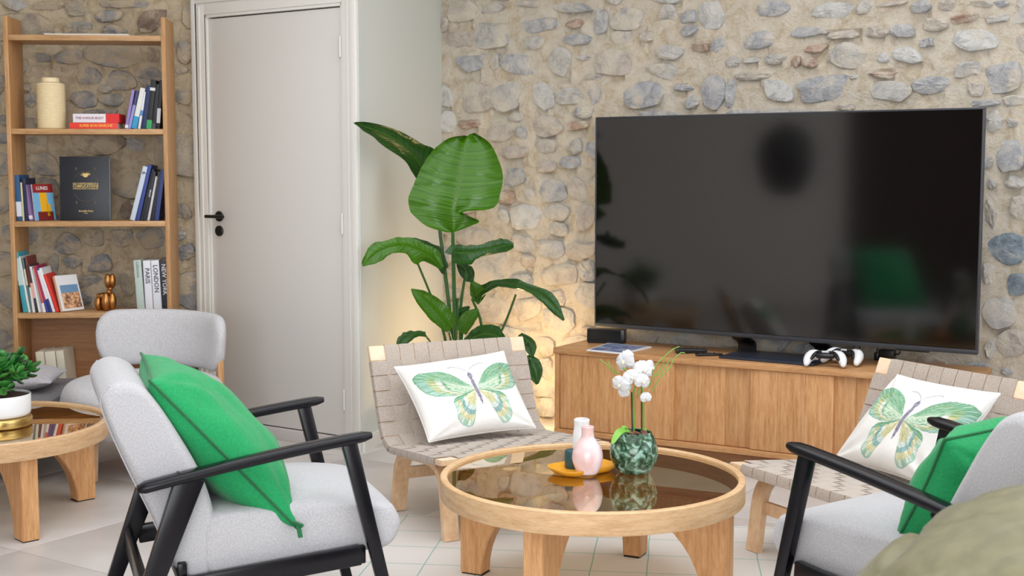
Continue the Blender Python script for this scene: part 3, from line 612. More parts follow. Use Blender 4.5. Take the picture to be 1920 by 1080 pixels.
# ------------------------------------------------------------------ loose cushions
def pillow(name, mat_, TL, TR, BR, BL, thick, seed=1, N=40, ear=.05, wr=.004, sag=.0, front_out=-1, power=.42, bend=0.0):
    """square cushion between four corner points; returns object. u along top, v downwards"""
    TL, TR, BR, BL = map(Vector, (TL, TR, BR, BL)); cen = (TL + TR + BR + BL) / 4
    nrm = ((TR - TL + BR - BL).cross(BL - TL + BR - TR)).normalized() * front_out
    v = []; f = []; idx = {}; uv = []
    def pos(u, w_, side):
        a, b_ = 2 * u - 1, 2 * w_ - 1
        inw = ear * 1.0
        uu = a * (1 - inw * (1 - b_ * b_) ** 1.0 * abs(a) ** 3); ww = b_ * (1 - inw * (1 - a * a) * abs(b_) ** 3)
        U, Wd = (uu + 1) / 2, (ww + 1) / 2
        p = TL * (1 - U) * (1 - Wd) + TR * U * (1 - Wd) + BR * U * Wd + BL * (1 - U) * Wd
        h_ = ((1 - a * a) * (1 - b_ * b_)); h_ = max(h_, 0) ** power
        h_ *= 1 + sag * b_
        e = (1 - a ** 6) * (1 - b_ ** 6)
        nz = noise.noise(Vector((U * 3.2 + seed, Wd * 3.2, side * 2))) * 2.2 + noise.noise(Vector((U * 9 + seed, Wd * 4, side * 3 + 7)))
        # radiating folds from corners
        for (cx, cz) in ((0, 0), (1, 0), (1, 1), (0, 1)):
            dx, dz = U - cx, Wd - cz; d_ = math.hypot(dx, dz)
            if d_ < .5: nz += 1.6 * math.sin(math.atan2(dz, dx) * 11 + seed) * (1 - d_ / .5) * min(1, d_ / .12)
        return p + nrm * (side * h_ * thick / 2 + (side * nz * wr * e if side else 0) + bend * (a * a + b_ * b_ - 1))
    for side in (1, -1):
        for j in range(N + 1):
            for i in range(N + 1):
                if side == -1 and (i in (0, N) or j in (0, N)): idx[(side, i, j)] = idx[(1, i, j)]; continue
                idx[(side, i, j)] = len(v); v.append(pos(i / N, j / N, side)); uv.append((i / N, j / N))
    nf = 0
    for side in (1, -1):
        for j in range(N):
            for i in range(N):
                q = (idx[(side, i, j)], idx[(side, i + 1, j)], idx[(side, i + 1, j + 1)], idx[(side, i, j + 1)])
                f.append(q if side * front_out == 1 else q[::-1])
        if side == 1: nf = len(f)
    origin = cen; v = [p - origin for p in v]
    o = ob(name, mesh(name, v, f), mat_, None, origin, smooth=80)
    o['_nf'] = nf
    edge = [Vector(v[idx[(1, i, 0)]]) for i in range(N)] + [Vector(v[idx[(1, N, j)]]) for j in range(N)] + [Vector(v[idx[(1, N - i, N)]]) for i in range(N)] + [Vector(v[idx[(1, 0, N - j)]]) for j in range(N + 1)]
    return o, uv, nf, edge, nrm
green_dark = fabric('green_seam', srgb(0, 98, 50), srgb(0, 88, 44), 160, .2, .8)
def green(ch, s, P, thick, seed, label):
    pts = [loc2w(ch, p) for p in P]
    o, uv, nf, edge, nrm = pillow('cushion', green_fabric, *pts, thick, seed=seed, ear=.05, wr=.009, power=.5, N=48)
    del o['_nf']; tag(o, label, 'cushion', 'green cushions on the armchairs')
    b = MB(); b.tube(edge, .0042, 6); b.build('seam', green_dark, o, smooth=80)
    return o, edge
# left: near side edge runs (-.56,.775) -> (-.20,.36)
gL, eL = green(AL, 1, [(-.555, .16, .80), (-.568, -.235, .780), (-.195, -.288, .362), (-.195, .17, .385)], .235, 3, 'green cushion leaning in the left armchair, zip pull hanging from its lower corner')
cn = eL[96] + Vector((.006, -.012, .010))
b = MB(); b.beam(cn, cn + Vector((.008, -.012, -.030)), .013, .006, bev=.002); b.beam(cn + Vector((-.014, .004, .008)), cn + Vector((.014, -.002, -.001)), .011, .009, bev=.002); b.build('zip_pull', green_dark, gL)
gR, eR = green(AR, -1, [(-.53, -.19, .74), (-.405, .215, .68), (-.275, .225, .392), (-.33, -.16, .385)], .23, 9, 'green cushion in the right armchair, behind the black armrest')

# ------------------------------------------------------------------ webbed lounge chairs
CW = .69
def prof_path():
    raw = [Vector((x, 0, z)) for x, z in ((0, .313), (-.46, .270))]
    pts = [raw[0] + (raw[1] - raw[0]) * i / 16 for i in range(17)]
    a, b_, c_ = raw[1], Vector((-.548, 0, .262)), Vector((-.583, 0, .345))
    for i in range(1, 9): q = i / 8; pts.append(a * (1 - q) ** 2 + b_ * 2 * q * (1 - q) + c_ * q * q)
    d_ = Vector((-.70, 0, .632))
    for i in range(1, 13): pts.append(c_ + (d_ - c_) * i / 12)
    return pts
PP = prof_path(); SL = [0]
for i in range(1, len(PP)): SL.append(SL[-1] + (PP[i] - PP[i - 1]).length)
LT = SL[-1]
def at_s(s):
    s = max(0, min(LT, s))
    for i in range(1, len(PP)):
        if SL[i] >= s: break
    q = (s - SL[i - 1]) / (SL[i] - SL[i - 1]); p = PP[i - 1].lerp(PP[i], q)
    e = .012; 
    def raw(s_):
        s_ = max(0, min(LT, s_))
        for k in range(1, len(PP)):
            if SL[k] >= s_: break
        return PP[k - 1].lerp(PP[k], (s_ - SL[k - 1]) / (SL[k] - SL[k - 1]))
    d = (raw(s + e) - raw(s - e)).normalized(); n_ = Vector((-d.z, 0, d.x)) * -1      # towards the sitter
    if n_.z < 0 and n_.x < 0: n_ = -n_
    return p, n_, d
NC, NR = 11, 15; PW = CW / NC; PS = LT / NR
def webbed():
    t = thing('lounge_chair', 'x', 'lounge chair', group='webbed birch lounge chairs')
    for s in (-1, 1):                                       # side rails
        b = MB(); ss = [LT * i / 30 for i in range(31)]; P = [at_s(q) for q in ss]
        b.ribbon([p - n_ * .012 for p, n_, d in P], [n_ for p, n_, d in P], (0, 1, 0), PW * .96, .018); b.v = [q + Vector((0, s * (CW / 2 - PW / 2), 0)) for q in b.v]
        b.build('side_rail', birch, t)
    for s0 in (PS / 2, LT - PS / 2):
        b = MB(); p, n_, d = at_s(s0); M = Matrix((d, Vector((0, 1, 0)), n_)).transposed()
        q = MB(); q.box((-PS * .48, -CW / 2, -.011), (PS * .48, CW / 2, .011), .003); b.add([M @ x + p - n_ * .012 for x in q.v], q.f)
        b.build('front_rail' if s0 < .1 else 'top_rail', birch_pale, t)
    Aw = .0032
    for i in range(1, NC - 1):                              # straps running from front to top
        y = -CW / 2 + PW * (i + .5); sg = 1 if i % 2 else -1; b = MB(); pts = []; nr = []
        p, n_, d = at_s(0); pts += [p - n_ * .034 - d * .001, p - n_ * .012 - d * .003]; nr += [-d, -d]
        K = NR * 4
        for k in range(K + 1):
            s_ = LT * k / K; p, n_, d = at_s(s_); o_ = sg * Aw * math.cos(math.pi * (s_ / PS - .5)) * (0 if k in (0, K) else 1)
            if s_ < PS * 1.02 or s_ > LT - PS * 1.02: o_ = max(o_, .001)
            pts.append(p + n_ * (o_ + .001)); nr.append(n_)
        p, n_, d = at_s(LT); pts += [p - n_ * .012 + d * .003, p - n_ * .034 + d * .001]; nr += [d, d]
        b.ribbon([q + Vector((0, y, 0)) for q in pts], nr, (0, 1, 0), PW - .0035, .0022); b.build('strap', web_long, t, smooth=50)
    for j in range(1, NR - 1):                              # straps running across, wrapped round the side rails
        s_ = PS * (j + .5); p, n_, d = at_s(s_); sg = 1 if j % 2 else -1; b = MB(); pts = []; nr = []
        h_ = CW / 2; Y = Vector((0, 1, 0))
        pts += [p - n_ * .024 - Y * (h_ - .03), p - n_ * .024 - Y * (h_ + .001), p - n_ * .012 - Y * (h_ + .003)]; nr += [-n_, -n_, -Y]
        K = NC * 4
        for k in range(K + 1):
            y = -h_ + CW * k / K; o_ = -sg * Aw * math.cos(math.pi * (y + h_ - PW / 2) / PW)
            o_ = max(o_, -Aw)
            if k < 4 or k > K - 4: o_ = max(o_, .0004)
            pts.append(p + n_ * (o_ + .001) + Y * y); nr.append(n_)
        pts += [p - n_ * .012 + Y * (h_ + .003), p - n_ * .024 + Y * (h_ + .001), p - n_ * .024 + Y * (h_ - .03)]; nr += [Y, -n_, -n_]
        b.ribbon(pts, nr, d, PS - .0035, .0022); b.build('strap', web_cross, t, smooth=50)
    for s in (-1, 1):                                       # bent leg frames
        b = MB(); pts = smooth_pts([(-.062, 0, 0), (-.075, 0, .10), (-.088, 0, .185), (-.115, 0, .236), (-.175, 0, .262), (-.30, 0, .256), (-.43, 0, .240), (-.482, 0, .222), (-.515, 0, .175), (-.535, 0, .10), (-.555, 0, 0)], 5)
        nr = []
        for i, p in enumerate(pts):
            d = (pts[min(i + 1, len(pts) - 1)] - pts[max(i - 1, 0)]).normalized(); nr.append(Vector((-d.z, 0, d.x)))
        b.ribbon(pts, nr, (0, 1, 0), .058, .026); b.v = [q + Vector((0, s * (CW / 2 - .062), 0)) for q in b.v]
        b.build('leg_frame', birch, t, smooth=50)
    for x, z, tz in ((-.095, .155, .045), (-.508, .155, .045)):
        b = MB(); b.box((x - .009, -CW / 2 + .07, z - tz / 2), (x + .009, CW / 2 - .07, z + tz / 2), .002)
        o = b.build('stretcher', birch, t)
    return t
WL = (.059, 4.668, -1.097); WR = (.93, 4.189, -2.629)
wc = webbed(); wc.location = (WL[0], WL[1], .006); wc.rotation_euler = (0, 0, WL[2])
wc['label'] = 'low birch chair with woven taupe webbing, in front of the tall leafy plant'
wc2 = copy_tree(wc); wc2.location = (WR[0], WR[1], .006); wc2.rotation_euler = (0, 0, WR[2])
wc2['label'] = 'low birch chair with woven taupe webbing, before the right end of the television cabinet'

# butterfly print -----------------------------------------------------------
def lerp(a, b_, t): return tuple(a[i] + (b_[i] - a[i]) * t for i in range(3))
UWG = [(.03, .02), (.12, -.10), (.24, -.165), (.36, -.185), (.425, -.165), (.44, -.12), (.425, -.05), (.385, .02), (.31, .065), (.20, .085), (.10, .075), (.03, .055)]
LWG = [(.02, .05), (.10, .075), (.19, .10), (.225, .15), (.225, .22), (.235, .28), (.20, .335), (.155, .36), (.115, .34), (.085, .27), (.05, .17), (.02, .09)]
def star(poly, root, p):
    """fraction of distance from root to the outline, and the angle"""
    dx, dy = p[0] - root[0], p[1] - root[1]; L = math.hypot(dx, dy)
    if L < 1e-6: return 0, 0, 1
    dx /= L; dy /= L; best = 0; k = len(poly)
    for i in range(k):
        a, b_ = poly[i], poly[(i + 1) % k]; ex, ey = b_[0] - a[0], b_[1] - a[1]; den = dx * ey - dy * ex
        if abs(den) < 1e-9: continue
        t = ((a[0] - root[0]) * ey - (a[1] - root[1]) * ex) / den; s_ = ((a[0] - root[0]) * dy - (a[1] - root[1]) * dx) / den
        if t > 0 and -1e-6 <= s_ <= 1 + 1e-6: best = max(best, t)
    return (L / best if best > 1e-6 else 9), math.atan2(dy, dx), best
def nz2(x, y, s_=0): return noise.noise(Vector((x, y, s_)))
WHITE = (.895, .885, .87); TEAL = (.56, .74, .62); DGR = (.16, .46, .26); OCH = (.74, .66, .36); BLU = (.50, .67, .68); PUR = (.44, .42, .48)
UWG = [(q.x, q.y) for q in smooth_pts([(x, y, 0) for x, y in UWG], 5, closed=True)]; LWG = [(q.x, q.y) for q in smooth_pts([(x, y, 0) for x, y in LWG], 5, closed=True)]; CRM = (.93, .90, .80)
def print_col(u, v_):
    X, Y = (u - .535) / 1.10, (v_ - .48) / 1.38
    ox, oy = X, Y
    ang = R(-3); 
    # body
    if -.18 < Y < .20:
        q = (Y + .10) / .26; 
        wd = .016 * math.sin(max(0, min(1, (Y + .125) / .30)) * math.pi) ** .6 if -.125 < Y < .175 else 0
        if Y < -.075 and Y > -.135: wd = max(wd, .018 * math.sqrt(max(0, 1 - ((Y + .105) / .03) ** 2)))
        if abs(X) < wd: return lerp(PUR, (.60, .58, .66), .5 + .9 * nz2(X * 90, Y * 45))
    # antennae
    ax = abs(X)
    if -.22 < Y < -.12:
        c_ = -.13 - .085 * math.sqrt(min(1, ax / .12)) + .35 * max(0, ax - .09) ** 1.2
        if ax < .15 and abs(Y - c_) < .0035: return (.62, .60, .64)
    base = None
    pl = (ax, Y + .02)
    for poly, root, kind in ((LWG, (.012, .055), 1), (UWG, (.015, .03), 0)):
        fq, a, B = star(poly, root, pl); fq += .02 * nz2(a * 18, B * 3, kind)
        if fq >= 1 or pl[0] < .008: continue
        streak = nz2(a * 42, fq * 2.2, kind * 9 + 1); fine = nz2(ox * 120, oy * 120, 3)
        if kind == 0:
            lead = a < -.32
            if fq > .965: c = lerp(DGR, TEAL, .4)
            elif fq > .80: c = lerp(BLU, TEAL, .5 + streak)
            elif fq > .66: c = lerp(OCH, TEAL, max(0, min(1, .25 + streak)))
            elif fq > .56: c = lerp(WHITE, OCH, max(0, min(.6, .2 + streak)))
            elif fq > .50: c = lerp(DGR, WHITE, max(0, min(1, .35 + 1.2 * streak)))
            else: c = lerp(TEAL, CRM, max(0, min(1, .45 + 1.2 * streak)))
            if lead and fq > .12: c = lerp(c, lerp(DGR, TEAL, .35), .75 if a < -.42 else .35)
            cell = abs((a * 6.5) % 1 - .5)
            if cell < .06 and fq < .95: c = lerp(c, DGR, .6)
        else:
            if fq > .965: c = lerp(BLU, TEAL, .4)
            elif fq > .84: c = lerp(TEAL, WHITE, max(0, min(1, .4 + 1.4 * math.sin(a * 30))))
            elif fq > .70: c = lerp(OCH, CRM, max(0, min(1, .4 + streak * 1.5)))
            elif fq > .58: c = lerp(BLU, (.34, .52, .55), max(0, min(1, .5 + streak * 1.5)))
            elif fq > .46: c = lerp(WHITE, BLU, max(0, min(1, .15 + streak)))
            else: c = lerp(OCH, CRM, max(0, min(1, .35 + streak * 1.8)))
            if a < .42 and fq > .1: c = lerp(DGR, TEAL, max(0, min(1, .25 + streak)))
            if abs((a * 5.2) % 1 - .5) < .05 and fq < .95: c = lerp(c, (.40, .50, .36), .6)
        sk2 = nz2(a * 95, fq * 5, 17)
        c = lerp(c, (DGR if sk2 > 0 else WHITE), min(.5, abs(sk2) * 1.1)); base = lerp(c, WHITE, .14 + .3 * max(0, fine))
    return base or WHITE
def printed_linen():
    m = mat('butterfly_print_linen', (1, 1, 1, 1), .9); a = nd(m, 'ShaderNodeVertexColor'); a.layer_name = 'print'
    lk(m, a.outputs[0], m.node_tree.nodes['Principled BSDF'].inputs['Base Color'])
    v = coords(m); n1 = nd(m, 'ShaderNodeTexNoise'); n1.inputs['Scale'].default_value = 300; lk(m, v, n1.inputs['Vector'])
    n2 = nd(m, 'ShaderNodeTexNoise'); n2.inputs['Scale'].default_value = 13; lk(m, v, n2.inputs['Vector'])
    q = nd(m, 'ShaderNodeMath', operation='MULTIPLY_ADD'); q.inputs[1].default_value = 7; lk(m, n2.outputs[0], q.inputs[0]); lk(m, n1.outputs[0], q.inputs[2]); bump(m, q.outputs[0], .3, .002); return m
linen_print = printed_linen()
def lin(c): return tuple(srgb(*(k * 255 for k in c)))
PCACHE = {}
def butterfly(ch, P, label, seed, thick=.15, N=190):
    pts = [loc2w(ch, p) for p in P]
    o, uv, nf, edge, nrm = pillow('cushion', linen_print, *pts, thick, seed=seed, N=N, ear=.06, wr=.0055, power=.45)
    del o['_nf']; me = o.data; ca = me.color_attributes.new('print', 'FLOAT_COLOR', 'POINT')
    cols = []
    n1 = (N + 1) ** 2
    for i in range(len(me.vertices)):
        if i < n1:
            key = i
            if key not in PCACHE: PCACHE[key] = lin(print_col(*uv[i]))
            cols += PCACHE[key]
        else: cols += lin(WHITE)
    ca.data.foreach_set('color', cols)
    b = MB(); b.tube(edge[::3] + [edge[-1]], .0028, 6); b.build('seam', white_linen, o, smooth=80)
    tag(o, label, 'cushion', 'white butterfly cushions'); return o
butterfly(WL, [(-.575, -.288, .567), (-.575, .19, .600), (-.36, .225, .318), (-.36, -.236, .305)], 'white cushion with a green butterfly print, on the webbed chair before the plant', 2, N=190)
butterfly(WR, [(-.575, -.131, .610), (-.575, .317, .609), (-.36, .235, .305), (-.36, -.215, .312)], 'white cushion with a green butterfly print, on the webbed chair by the cabinet', 6, N=190)

# ------------------------------------------------------------------ television cabinet
cab = thing('television_cabinet', 'long oak sideboard with sliding doors below the television', 'sideboard', A_CAB, TH_W)
CL, CD = 1.93, .40
b = MB(); b.box((-.012, -.004, .445), (CL + .02, CD + .005, .474), .004); b.build('top', oak_h, cab)
b = MB(); b.box((-.006, -.002, .053), (CL + .014, CD, .078), .003); b.build('bottom_panel', oak_h, cab)
for x in (-.004, CL - .012): b = MB(); b.box((x, .0, .078), (x + .024, CD - .006, .445), .002); b.build('side_panel', oak_v, cab)
b = MB(); b.box((.02, CD - .012, .078), (CL - .01, CD - .004, .445)); b.build('back_panel', oak_h, cab)
b = MB(); b.box((.08, .05, 0), (CL - .06, CD - .05, .053), .002); b.build('plinth', oak_back, cab)
dx = [(.022, .62, .012, 0), (.60, 1.00, .030, 1), (.992, 1.37, .012, 0), (1.35, CL - .014, .030, 1)]
for i, (x0, x1, y, k) in enumerate(dx):
    b = MB(); d = b.box((x0, y, .080), (x1, y + .016, .443), .0015); dr = b.build('sliding_door', oak_v, cab)
    bw = (x1 - x0) / max(1, round((x1 - x0) / .115)); q = x0
    rnd = random.Random(i)
    while q < x1 - .02:
        e = min(x1, q + bw); b = MB(); b.box((q + .0004, y - .0035, .081), (e - .0004, y + .001, .442), .0008); b.build('board', oak_v, dr); q = e
# ------------------------------------------------------------------ television
TVC = atpl(1115, 612, A_CAB + BW * .25, (BD)); tvp = A_CAB + BW * .25 + UW * .0
nT = BD
c1 = atpl(1115, 612, tvp, nT); c2 = atpl(1832, 665, tvp, nT); c3 = atpl(1121, 218, tvp, nT); c4 = atpl(1847, 203, tvp, nT)
TW_ = (c2 - c1).length; zb = (c1.z + c2.z) / 2; zt_ = (c3.z + c4.z) / 2
tv = thing('television', 'large flat black television standing on the oak sideboard', 'television', (c1.x, c1.y, 0), TH_D)
b = MB(); b.box((.004, .004, zb + .004), (TW_ - .004, .045, zt_ - .004), .006); b.box((.3, .04, zb + .15), (TW_ - .3, .075, zb + .6), .01); b.build('housing', black_plastic, tv)
b = MB(); b.box((.008, -.0015, zb + .022), (TW_ - .008, .005, zt_ - .008)); b.build('screen', screen, tv)
b = MB(); t_ = .008
b.box((0, -.004, zb), (TW_, .028, zb + .020), .002); b.box((0, -.004, zt_ - t_), (TW_, .028, zt_), .002); b.box((0, -.004, zb + .018), (t_, .028, zt_ - t_), .002); b.box((TW_ - t_, -.004, zb + .018), (TW_, .028, zt_ - t_), .002)
b.build('bezel', grey_bezel, tv)
b = MB(); b.box((TW_ - .33, -.006, zb - .006), (TW_ - .20, .02, zb + .002), .002); b.build('sensor_bar', black_plastic, tv)
# stand: slate plate and two curved necks
pc = [atz(1345, 672, .476), atz(1507, 684, .476)]
inv = tv.matrix_basis.inverted() if False else None
def tvl(p): d = p - Vector((c1.x, c1.y, 0)); return Vector((d.dot(UD), d.dot(BD), p.z))
pl0, pl1 = tvl(pc[0]), tvl(pc[1])
b = MB(); x0, x1 = pl0.x, pl1.x + .05; y0 = (pl0.y + pl1.y) / 2
b.box((x0, y0, .4745), (x1, y0 + .26, .486), .003); b.build('stand_plate', slate, tv)
for px in (1392, 1538):
    X = tvl(atpl(px, 640, c1 + BD * .06, BD)).x
    b = MB(); pts = smooth_pts([(X - .01, .03, zb + .03), (X, .05, zb - .01), (X + .012, .085, zb - .035), (X + .012, .09, .482)], 6)
    b.ribbon(pts, [Vector((0, 1, .2)).normalized()] * len(pts), (1, 0, 0), .085, .02); b.build('stand_neck', black_plastic, tv)
# ------------------------------------------------------------------ things on the sideboard
ZC = .4742
def cabpt(x, y): return A_CAB + UW * x + BW * y + Vector((0, 0, ZC))
sp = thing('speaker', 'small black box speaker at the left end of the oak sideboard', 'speaker', cabpt(.135, .285), TH_W + R(14))
b = MB(); b.box((-.095, -.03, .004), (.095, .04, .072), .006); b.build('case', black_plastic, sp)
b = MB(); b.box((-.088, -.0325, .010), (.078, -.029, .066), .0015); b.build('grille', mat('speaker_cloth', srgb(20, 20, 22), .95), sp)
b = MB(); b.tube([(-.09, -.033, .069), (.082, -.033, .069), (.082, -.033, .008), (-.09, -.033, .008), (-.09, -.033, .069)], .0014, 6); b.build('trim', grey_bezel, sp)
for x in (-.08, .08): b = MB(); b.box((x - .012, -.02, 0), (x + .012, .03, .005), .001); b.build('foot', black_plastic, sp)
pts = [atz(1100, 658, ZC), atz(1168, 664.5, ZC), atz(1222, 652, ZC), atz(1140, 645, ZC)]
cat_ = thing('magazine', 'thin magazine with blue cover lying on the sideboard before the speaker', 'magazine', sum(pts, Vector()) / 4)
ce = sum(pts, Vector()) / 4
cover_m = speckle('magazine_cover_print', srgb(140, 150, 184), srgb(190, 196, 214), srgb(104, 122, 166), 12, .25)
b = MB(); prism(b, [p - ce for p in pts], .0, .006); b.build('pages', white_cer, cat_)
b = MB(); prism(b, [(p - ce) * .90 for p in pts], .006, .0068); b.build('cover_picture', cover_m, cat_)
def remote(px, py, rz, L, wd, h_, label):
    p = atz(px, py, ZC); t = thing('remote_control', label, 'remote control', p, rz, 'remote controls on the sideboard')
    b = MB(); b.box((-L / 2, -wd / 2, 0), (L / 2, wd / 2, h_), .006)
    for i, q in enumerate(b.v):
        s_ = 1 - .35 * max(0, q.x / (L / 2)); b.v[i] = Vector((q.x, q.y * s_, q.z * (1 - .3 * max(0, q.x / (L / 2)))))
    b.build('case', black_plastic, t)
    for i in range(4): c = MB(); c.box((-L * .35 + i * L * .17, -wd * .16, h_ - .002), (-L * .35 + i * L * .17 + .008, wd * .16, h_ + .0012), .001); c.build('button', grey_bezel, t)
remote(1296, 662, TH_W + R(38), .15, .046, .026, 'rounded black remote on the sideboard, the left of two')
remote(1330, 667, TH_W + R(40), .13, .036, .014, 'slim black remote touching the television stand plate')
def controller(p, rz, tilt, label):
    t = thing('game_controller', label, 'game controller', p, rz, 'white game controllers')
    wh = white_cer
    for s in (-1, 1):
        b = MB(); pts = smooth_pts([(s * .030, .018, .046), (s * .055, .012, .048), (s * .072, -.018, .036), (s * .078, -.052, .018)], 6)
        rr_ = [.020, .024, .0235, .021, .018, .0155, .013]; k = len(pts); r_ = [.021 + .004 * math.sin(i / (k - 1) * 3.1) - .009 * (i / (k - 1)) ** 2 for i in range(k)]
        b.tube(pts, r_, 14); b.ell(pts[-1], (r_[-1],) * 3); b.build('grip', wh, t, smooth=80)
        b = MB(); pts2 = smooth_pts([(s * .034, -.004, .060), (s * .047, -.020, .052), (s * .058, -.042, .036)], 4); b.tube(pts2, [.009, .010, .010, .009, .009, .008, .008, .007, .006][:len(pts2)], 10); b.build('grip_inset', black_plastic, t, smooth=80)
        b = MB(); cyl(b, (s * .026, -.012, .056), .010, .010, 'Z', 18); cyl(b, (s * .026, -.012, .066), .0125, .004, 'Z', 18); b.build('thumbstick', black_plastic, t)
        b = MB(); b.box((s * .05 - .014, .030, .046), (s * .05 + .014, .040, .058), .003); b.build('trigger', black_plastic, t)
    b = MB(); b.box((-.040, -.022, .036), (.040, .034, .062), .010); b.build('centre_body', black_plastic, t)
    b = MB(); b.box((-.026, .0, .060), (.026, .032, .066), .003); b.build('touch_pad', white_cer, t)
    for i, (x, y) in enumerate(((.056, .022), (.048, .014), (.064, .014), (.056, .006))): b = MB(); cyl(b, (x, y, .068), .004, .004, 'Z', 10); b.build('button', grey_bezel, t)
    b = MB(); b.box((-.062, .010, .068), (-.050, .020, .073), .001); b.build('direction_pad', grey_bezel, t)
    return t
controller(cabpt(1.315, .06), TH_W + R(14), 0, 'white and black game controller lying in front, on the sideboard')
controller(cabpt(1.37, .165), TH_W - R(8), 0, 'white and black game controller half hidden behind the other one')
def hang(name, label, px, y0, y1, X, sz, off):
    p0 = atpl(px, y0, A_CAB + BW * off, BW); p1 = atpl(px, y1, A_CAB + BW * off, BW)
    t = thing(name, label, 'cable', p1, TH_W, 'black cables behind the television')
    b = MB(); b.tube(smooth_pts([(0, .02, p0.z - p1.z + .05), (.004, 0, p0.z - p1.z), (0, 0, .03)], 5), .003, 8); b.build('cord', black_plastic, t)
    b = MB(); b.box((-sz / 2, -.008, .0), (sz / 2, .008, .035), .004); b.build('connector', black_plastic, t); return t
for lab, px, y0, y1, sz, off in (('black cable ending in a rounded plug, right of the controllers', 1610, 650, 678, .022, .30), ('thick black cable hanging behind the television above the chair back', 1643, 655, 680, .02, .36)):
    h_ = hang('cable', lab, px, y0, y1, 0, sz, off); h_.location.z = ZC + .001
p = atpl(1665, 668, A_CAB + BW * .38, BW)
t = thing('power_adapter', 'black power adapter behind the television, above the webbed chair back', 'power adapter', (p.x, p.y, ZC), TH_W)
b = MB(); b.box((-.04, -.02, 0), (.03, .03, .05), .005); b.build('case', black_plastic, t); b = MB(); b.tube(smooth_pts([(.03, 0, .03), (.05, 0, .035), (.052, 0, .05), (.035, 0, .055)], 5), .003, 8); b.build('cord', black_plastic, t)

# ------------------------------------------------------------------ bookshelf
bs = thing('bookcase', 'tall narrow oak bookcase against the stone wall at left', 'bookcase', SO, TH_S)
X0, X1, BD_, PT = -.776, -.016, .245, .021
for x in (X0, X1 - PT):
    b = MB(); b.box((x, 0, 0), (x + PT, BD_, 2.068), .002); b.build('side_panel', oak_shelf_v, bs)
SH = [1.980, 1.532, 1.085, .637, .190]
for z in SH: b = MB(); b.box((X0 + PT, .004, z - .026), (X1 - PT, BD_ - .004, z), .0015); b.build('shelf', oak_shelf_h, bs)
b = MB(); b.box((X0 + PT, BD_ - .014, .05), (X1 - PT, BD_ - .004, .611)); b.build('back_panel', oak_back, bs)
b = MB(); b.box((X0 + PT, .02, 0), (X1 - PT, .036, .164)); b.build('kick_board', oak_shelf_h, bs)
def shx(px, off, z): p = atpl(px, 400, SO + BS * off, BS); q = p; return (q - SO).dot(US)
def shp(px, py, off):
    p = atpl(px, py, SO + BS * off, BS); return (p - SO).dot(US), p.z
def spt(u, y, z): return SO + US * u + BS * y + Vector((0, 0, z))
bm_cache = {}
def bmat(rgb, rough=.5):
    k = (rgb, rough)
    if k not in bm_cache: bm_cache[k] = mat('book_cover', srgb(*rgb), rough)
    return bm_cache[k]
font = bpy.data.curves.new('f', 'FONT').font if False else None
def lettering(txt, size, mat_, parent, M, squeeze=1, name='lettering'):
    cu = bpy.data.curves.new(name, 'FONT'); cu.body = txt; cu.size = size; cu.extrude = .0002; cu.align_x = 'CENTER'; cu.align_y = 'CENTER'; cu.resolution_u = 2; cu.offset = size * .012
    tmp = bpy.data.objects.new('t', cu); C.objects.link(tmp); bpy.context.view_layer.update()
    me = bpy.data.meshes.new_from_object(tmp.evaluated_get(bpy.context.evaluated_depsgraph_get())); bpy.data.objects.remove(tmp)
    for q in me.vertices: q.co = Vector((q.co.x * squeeze, q.co.y, q.co.z))
    me.transform(M); me.materials.clear(); o = bpy.data.objects.new(name, me); me.materials.append(mat_); C.objects.link(o); o.parent = parent; return o
def book(u, y, z, th_, h_, d_, col, lean, label, group, title=None, tcol=(240, 240, 240), tsize=None, bands=(), yaw=0, tpos=.5):
    """upright book, spine to the front; lean in degrees (+ = top towards the right)"""
    a = R(lean)
    t = thing('book', label, 'book', spt(u, y, z), TH_S + R(yaw), group)
    rotM = Matrix.Rotation(a, 4, 'Y')
    lift = 0
    def mk(lo, hi, nm, mt, bev=.001):
        b = MB(); b.box(lo, hi, bev); b.v = [rotM @ (q - Vector((th_ / 2, 0, 0)) * 1) for q in b.v]
        b.v = [q + Vector((0, 0, abs(math.sin(a)) * th_ / 2)) for q in b.v]
        return b.build(nm, mt, t)
    m = bmat(col)
    b = MB(); c_ = .0018
    b.box((0, 0, 0), (th_, c_ * 1.3, h_), .0008); b.box((0, 0, 0), (c_, d_, h_)); b.box((th_ - c_, 0, 0), (th_, d_, h_))
    b.v = [rotM @ (q - Vector((th_ / 2, 0, 0))) + Vector((0, 0, abs(math.sin(a)) * th_ / 2)) for q in b.v]; b.build('cover', m, t)
    mk((c_, c_ * 1.3, .003), (th_ - c_, d_ - .004, h_ - .003), 'pages', paper, 0)
    for (q0, q1, bc) in bands: mk((-.0003, -.0006, h_ * q0), (th_ + .0003, .004, h_ * q1), 'spine_band', bmat(bc), 0)
    if title:
        ts = tsize or th_ * .62
        M = Matrix.Translation(Vector((0, -.001, abs(math.sin(a)) * th_ / 2))) @ rotM @ Matrix.Translation((0, 0, h_ * tpos)) @ Matrix.Rotation(R(90), 4, 'X') @ Matrix.Rotation(R(-90), 4, 'Z')
        lettering(title, ts, bmat(tcol), t, M)
    return t
def bk(pxb0, pxb1, pxt, pyt, zs, col, label, group, d_=.17, off=.03, **kw):
    """base px range, px of the top centre, py of the top"""
    u0, u1 = shx(pxb0, off, 0), shx(pxb1, off, 0); um, zt2 = shp(pxt, pyt, off); uc = (u0 + u1) / 2
    lean = math.degrees(math.atan2(um - uc, zt2 - zs)); h_ = (zt2 - zs) / math.cos(R(lean))
    return book(uc, off, zs + .0005, (u1 - u0) * math.cos(R(lean)), h_ * .995, d_, col, lean, label, group, **kw)
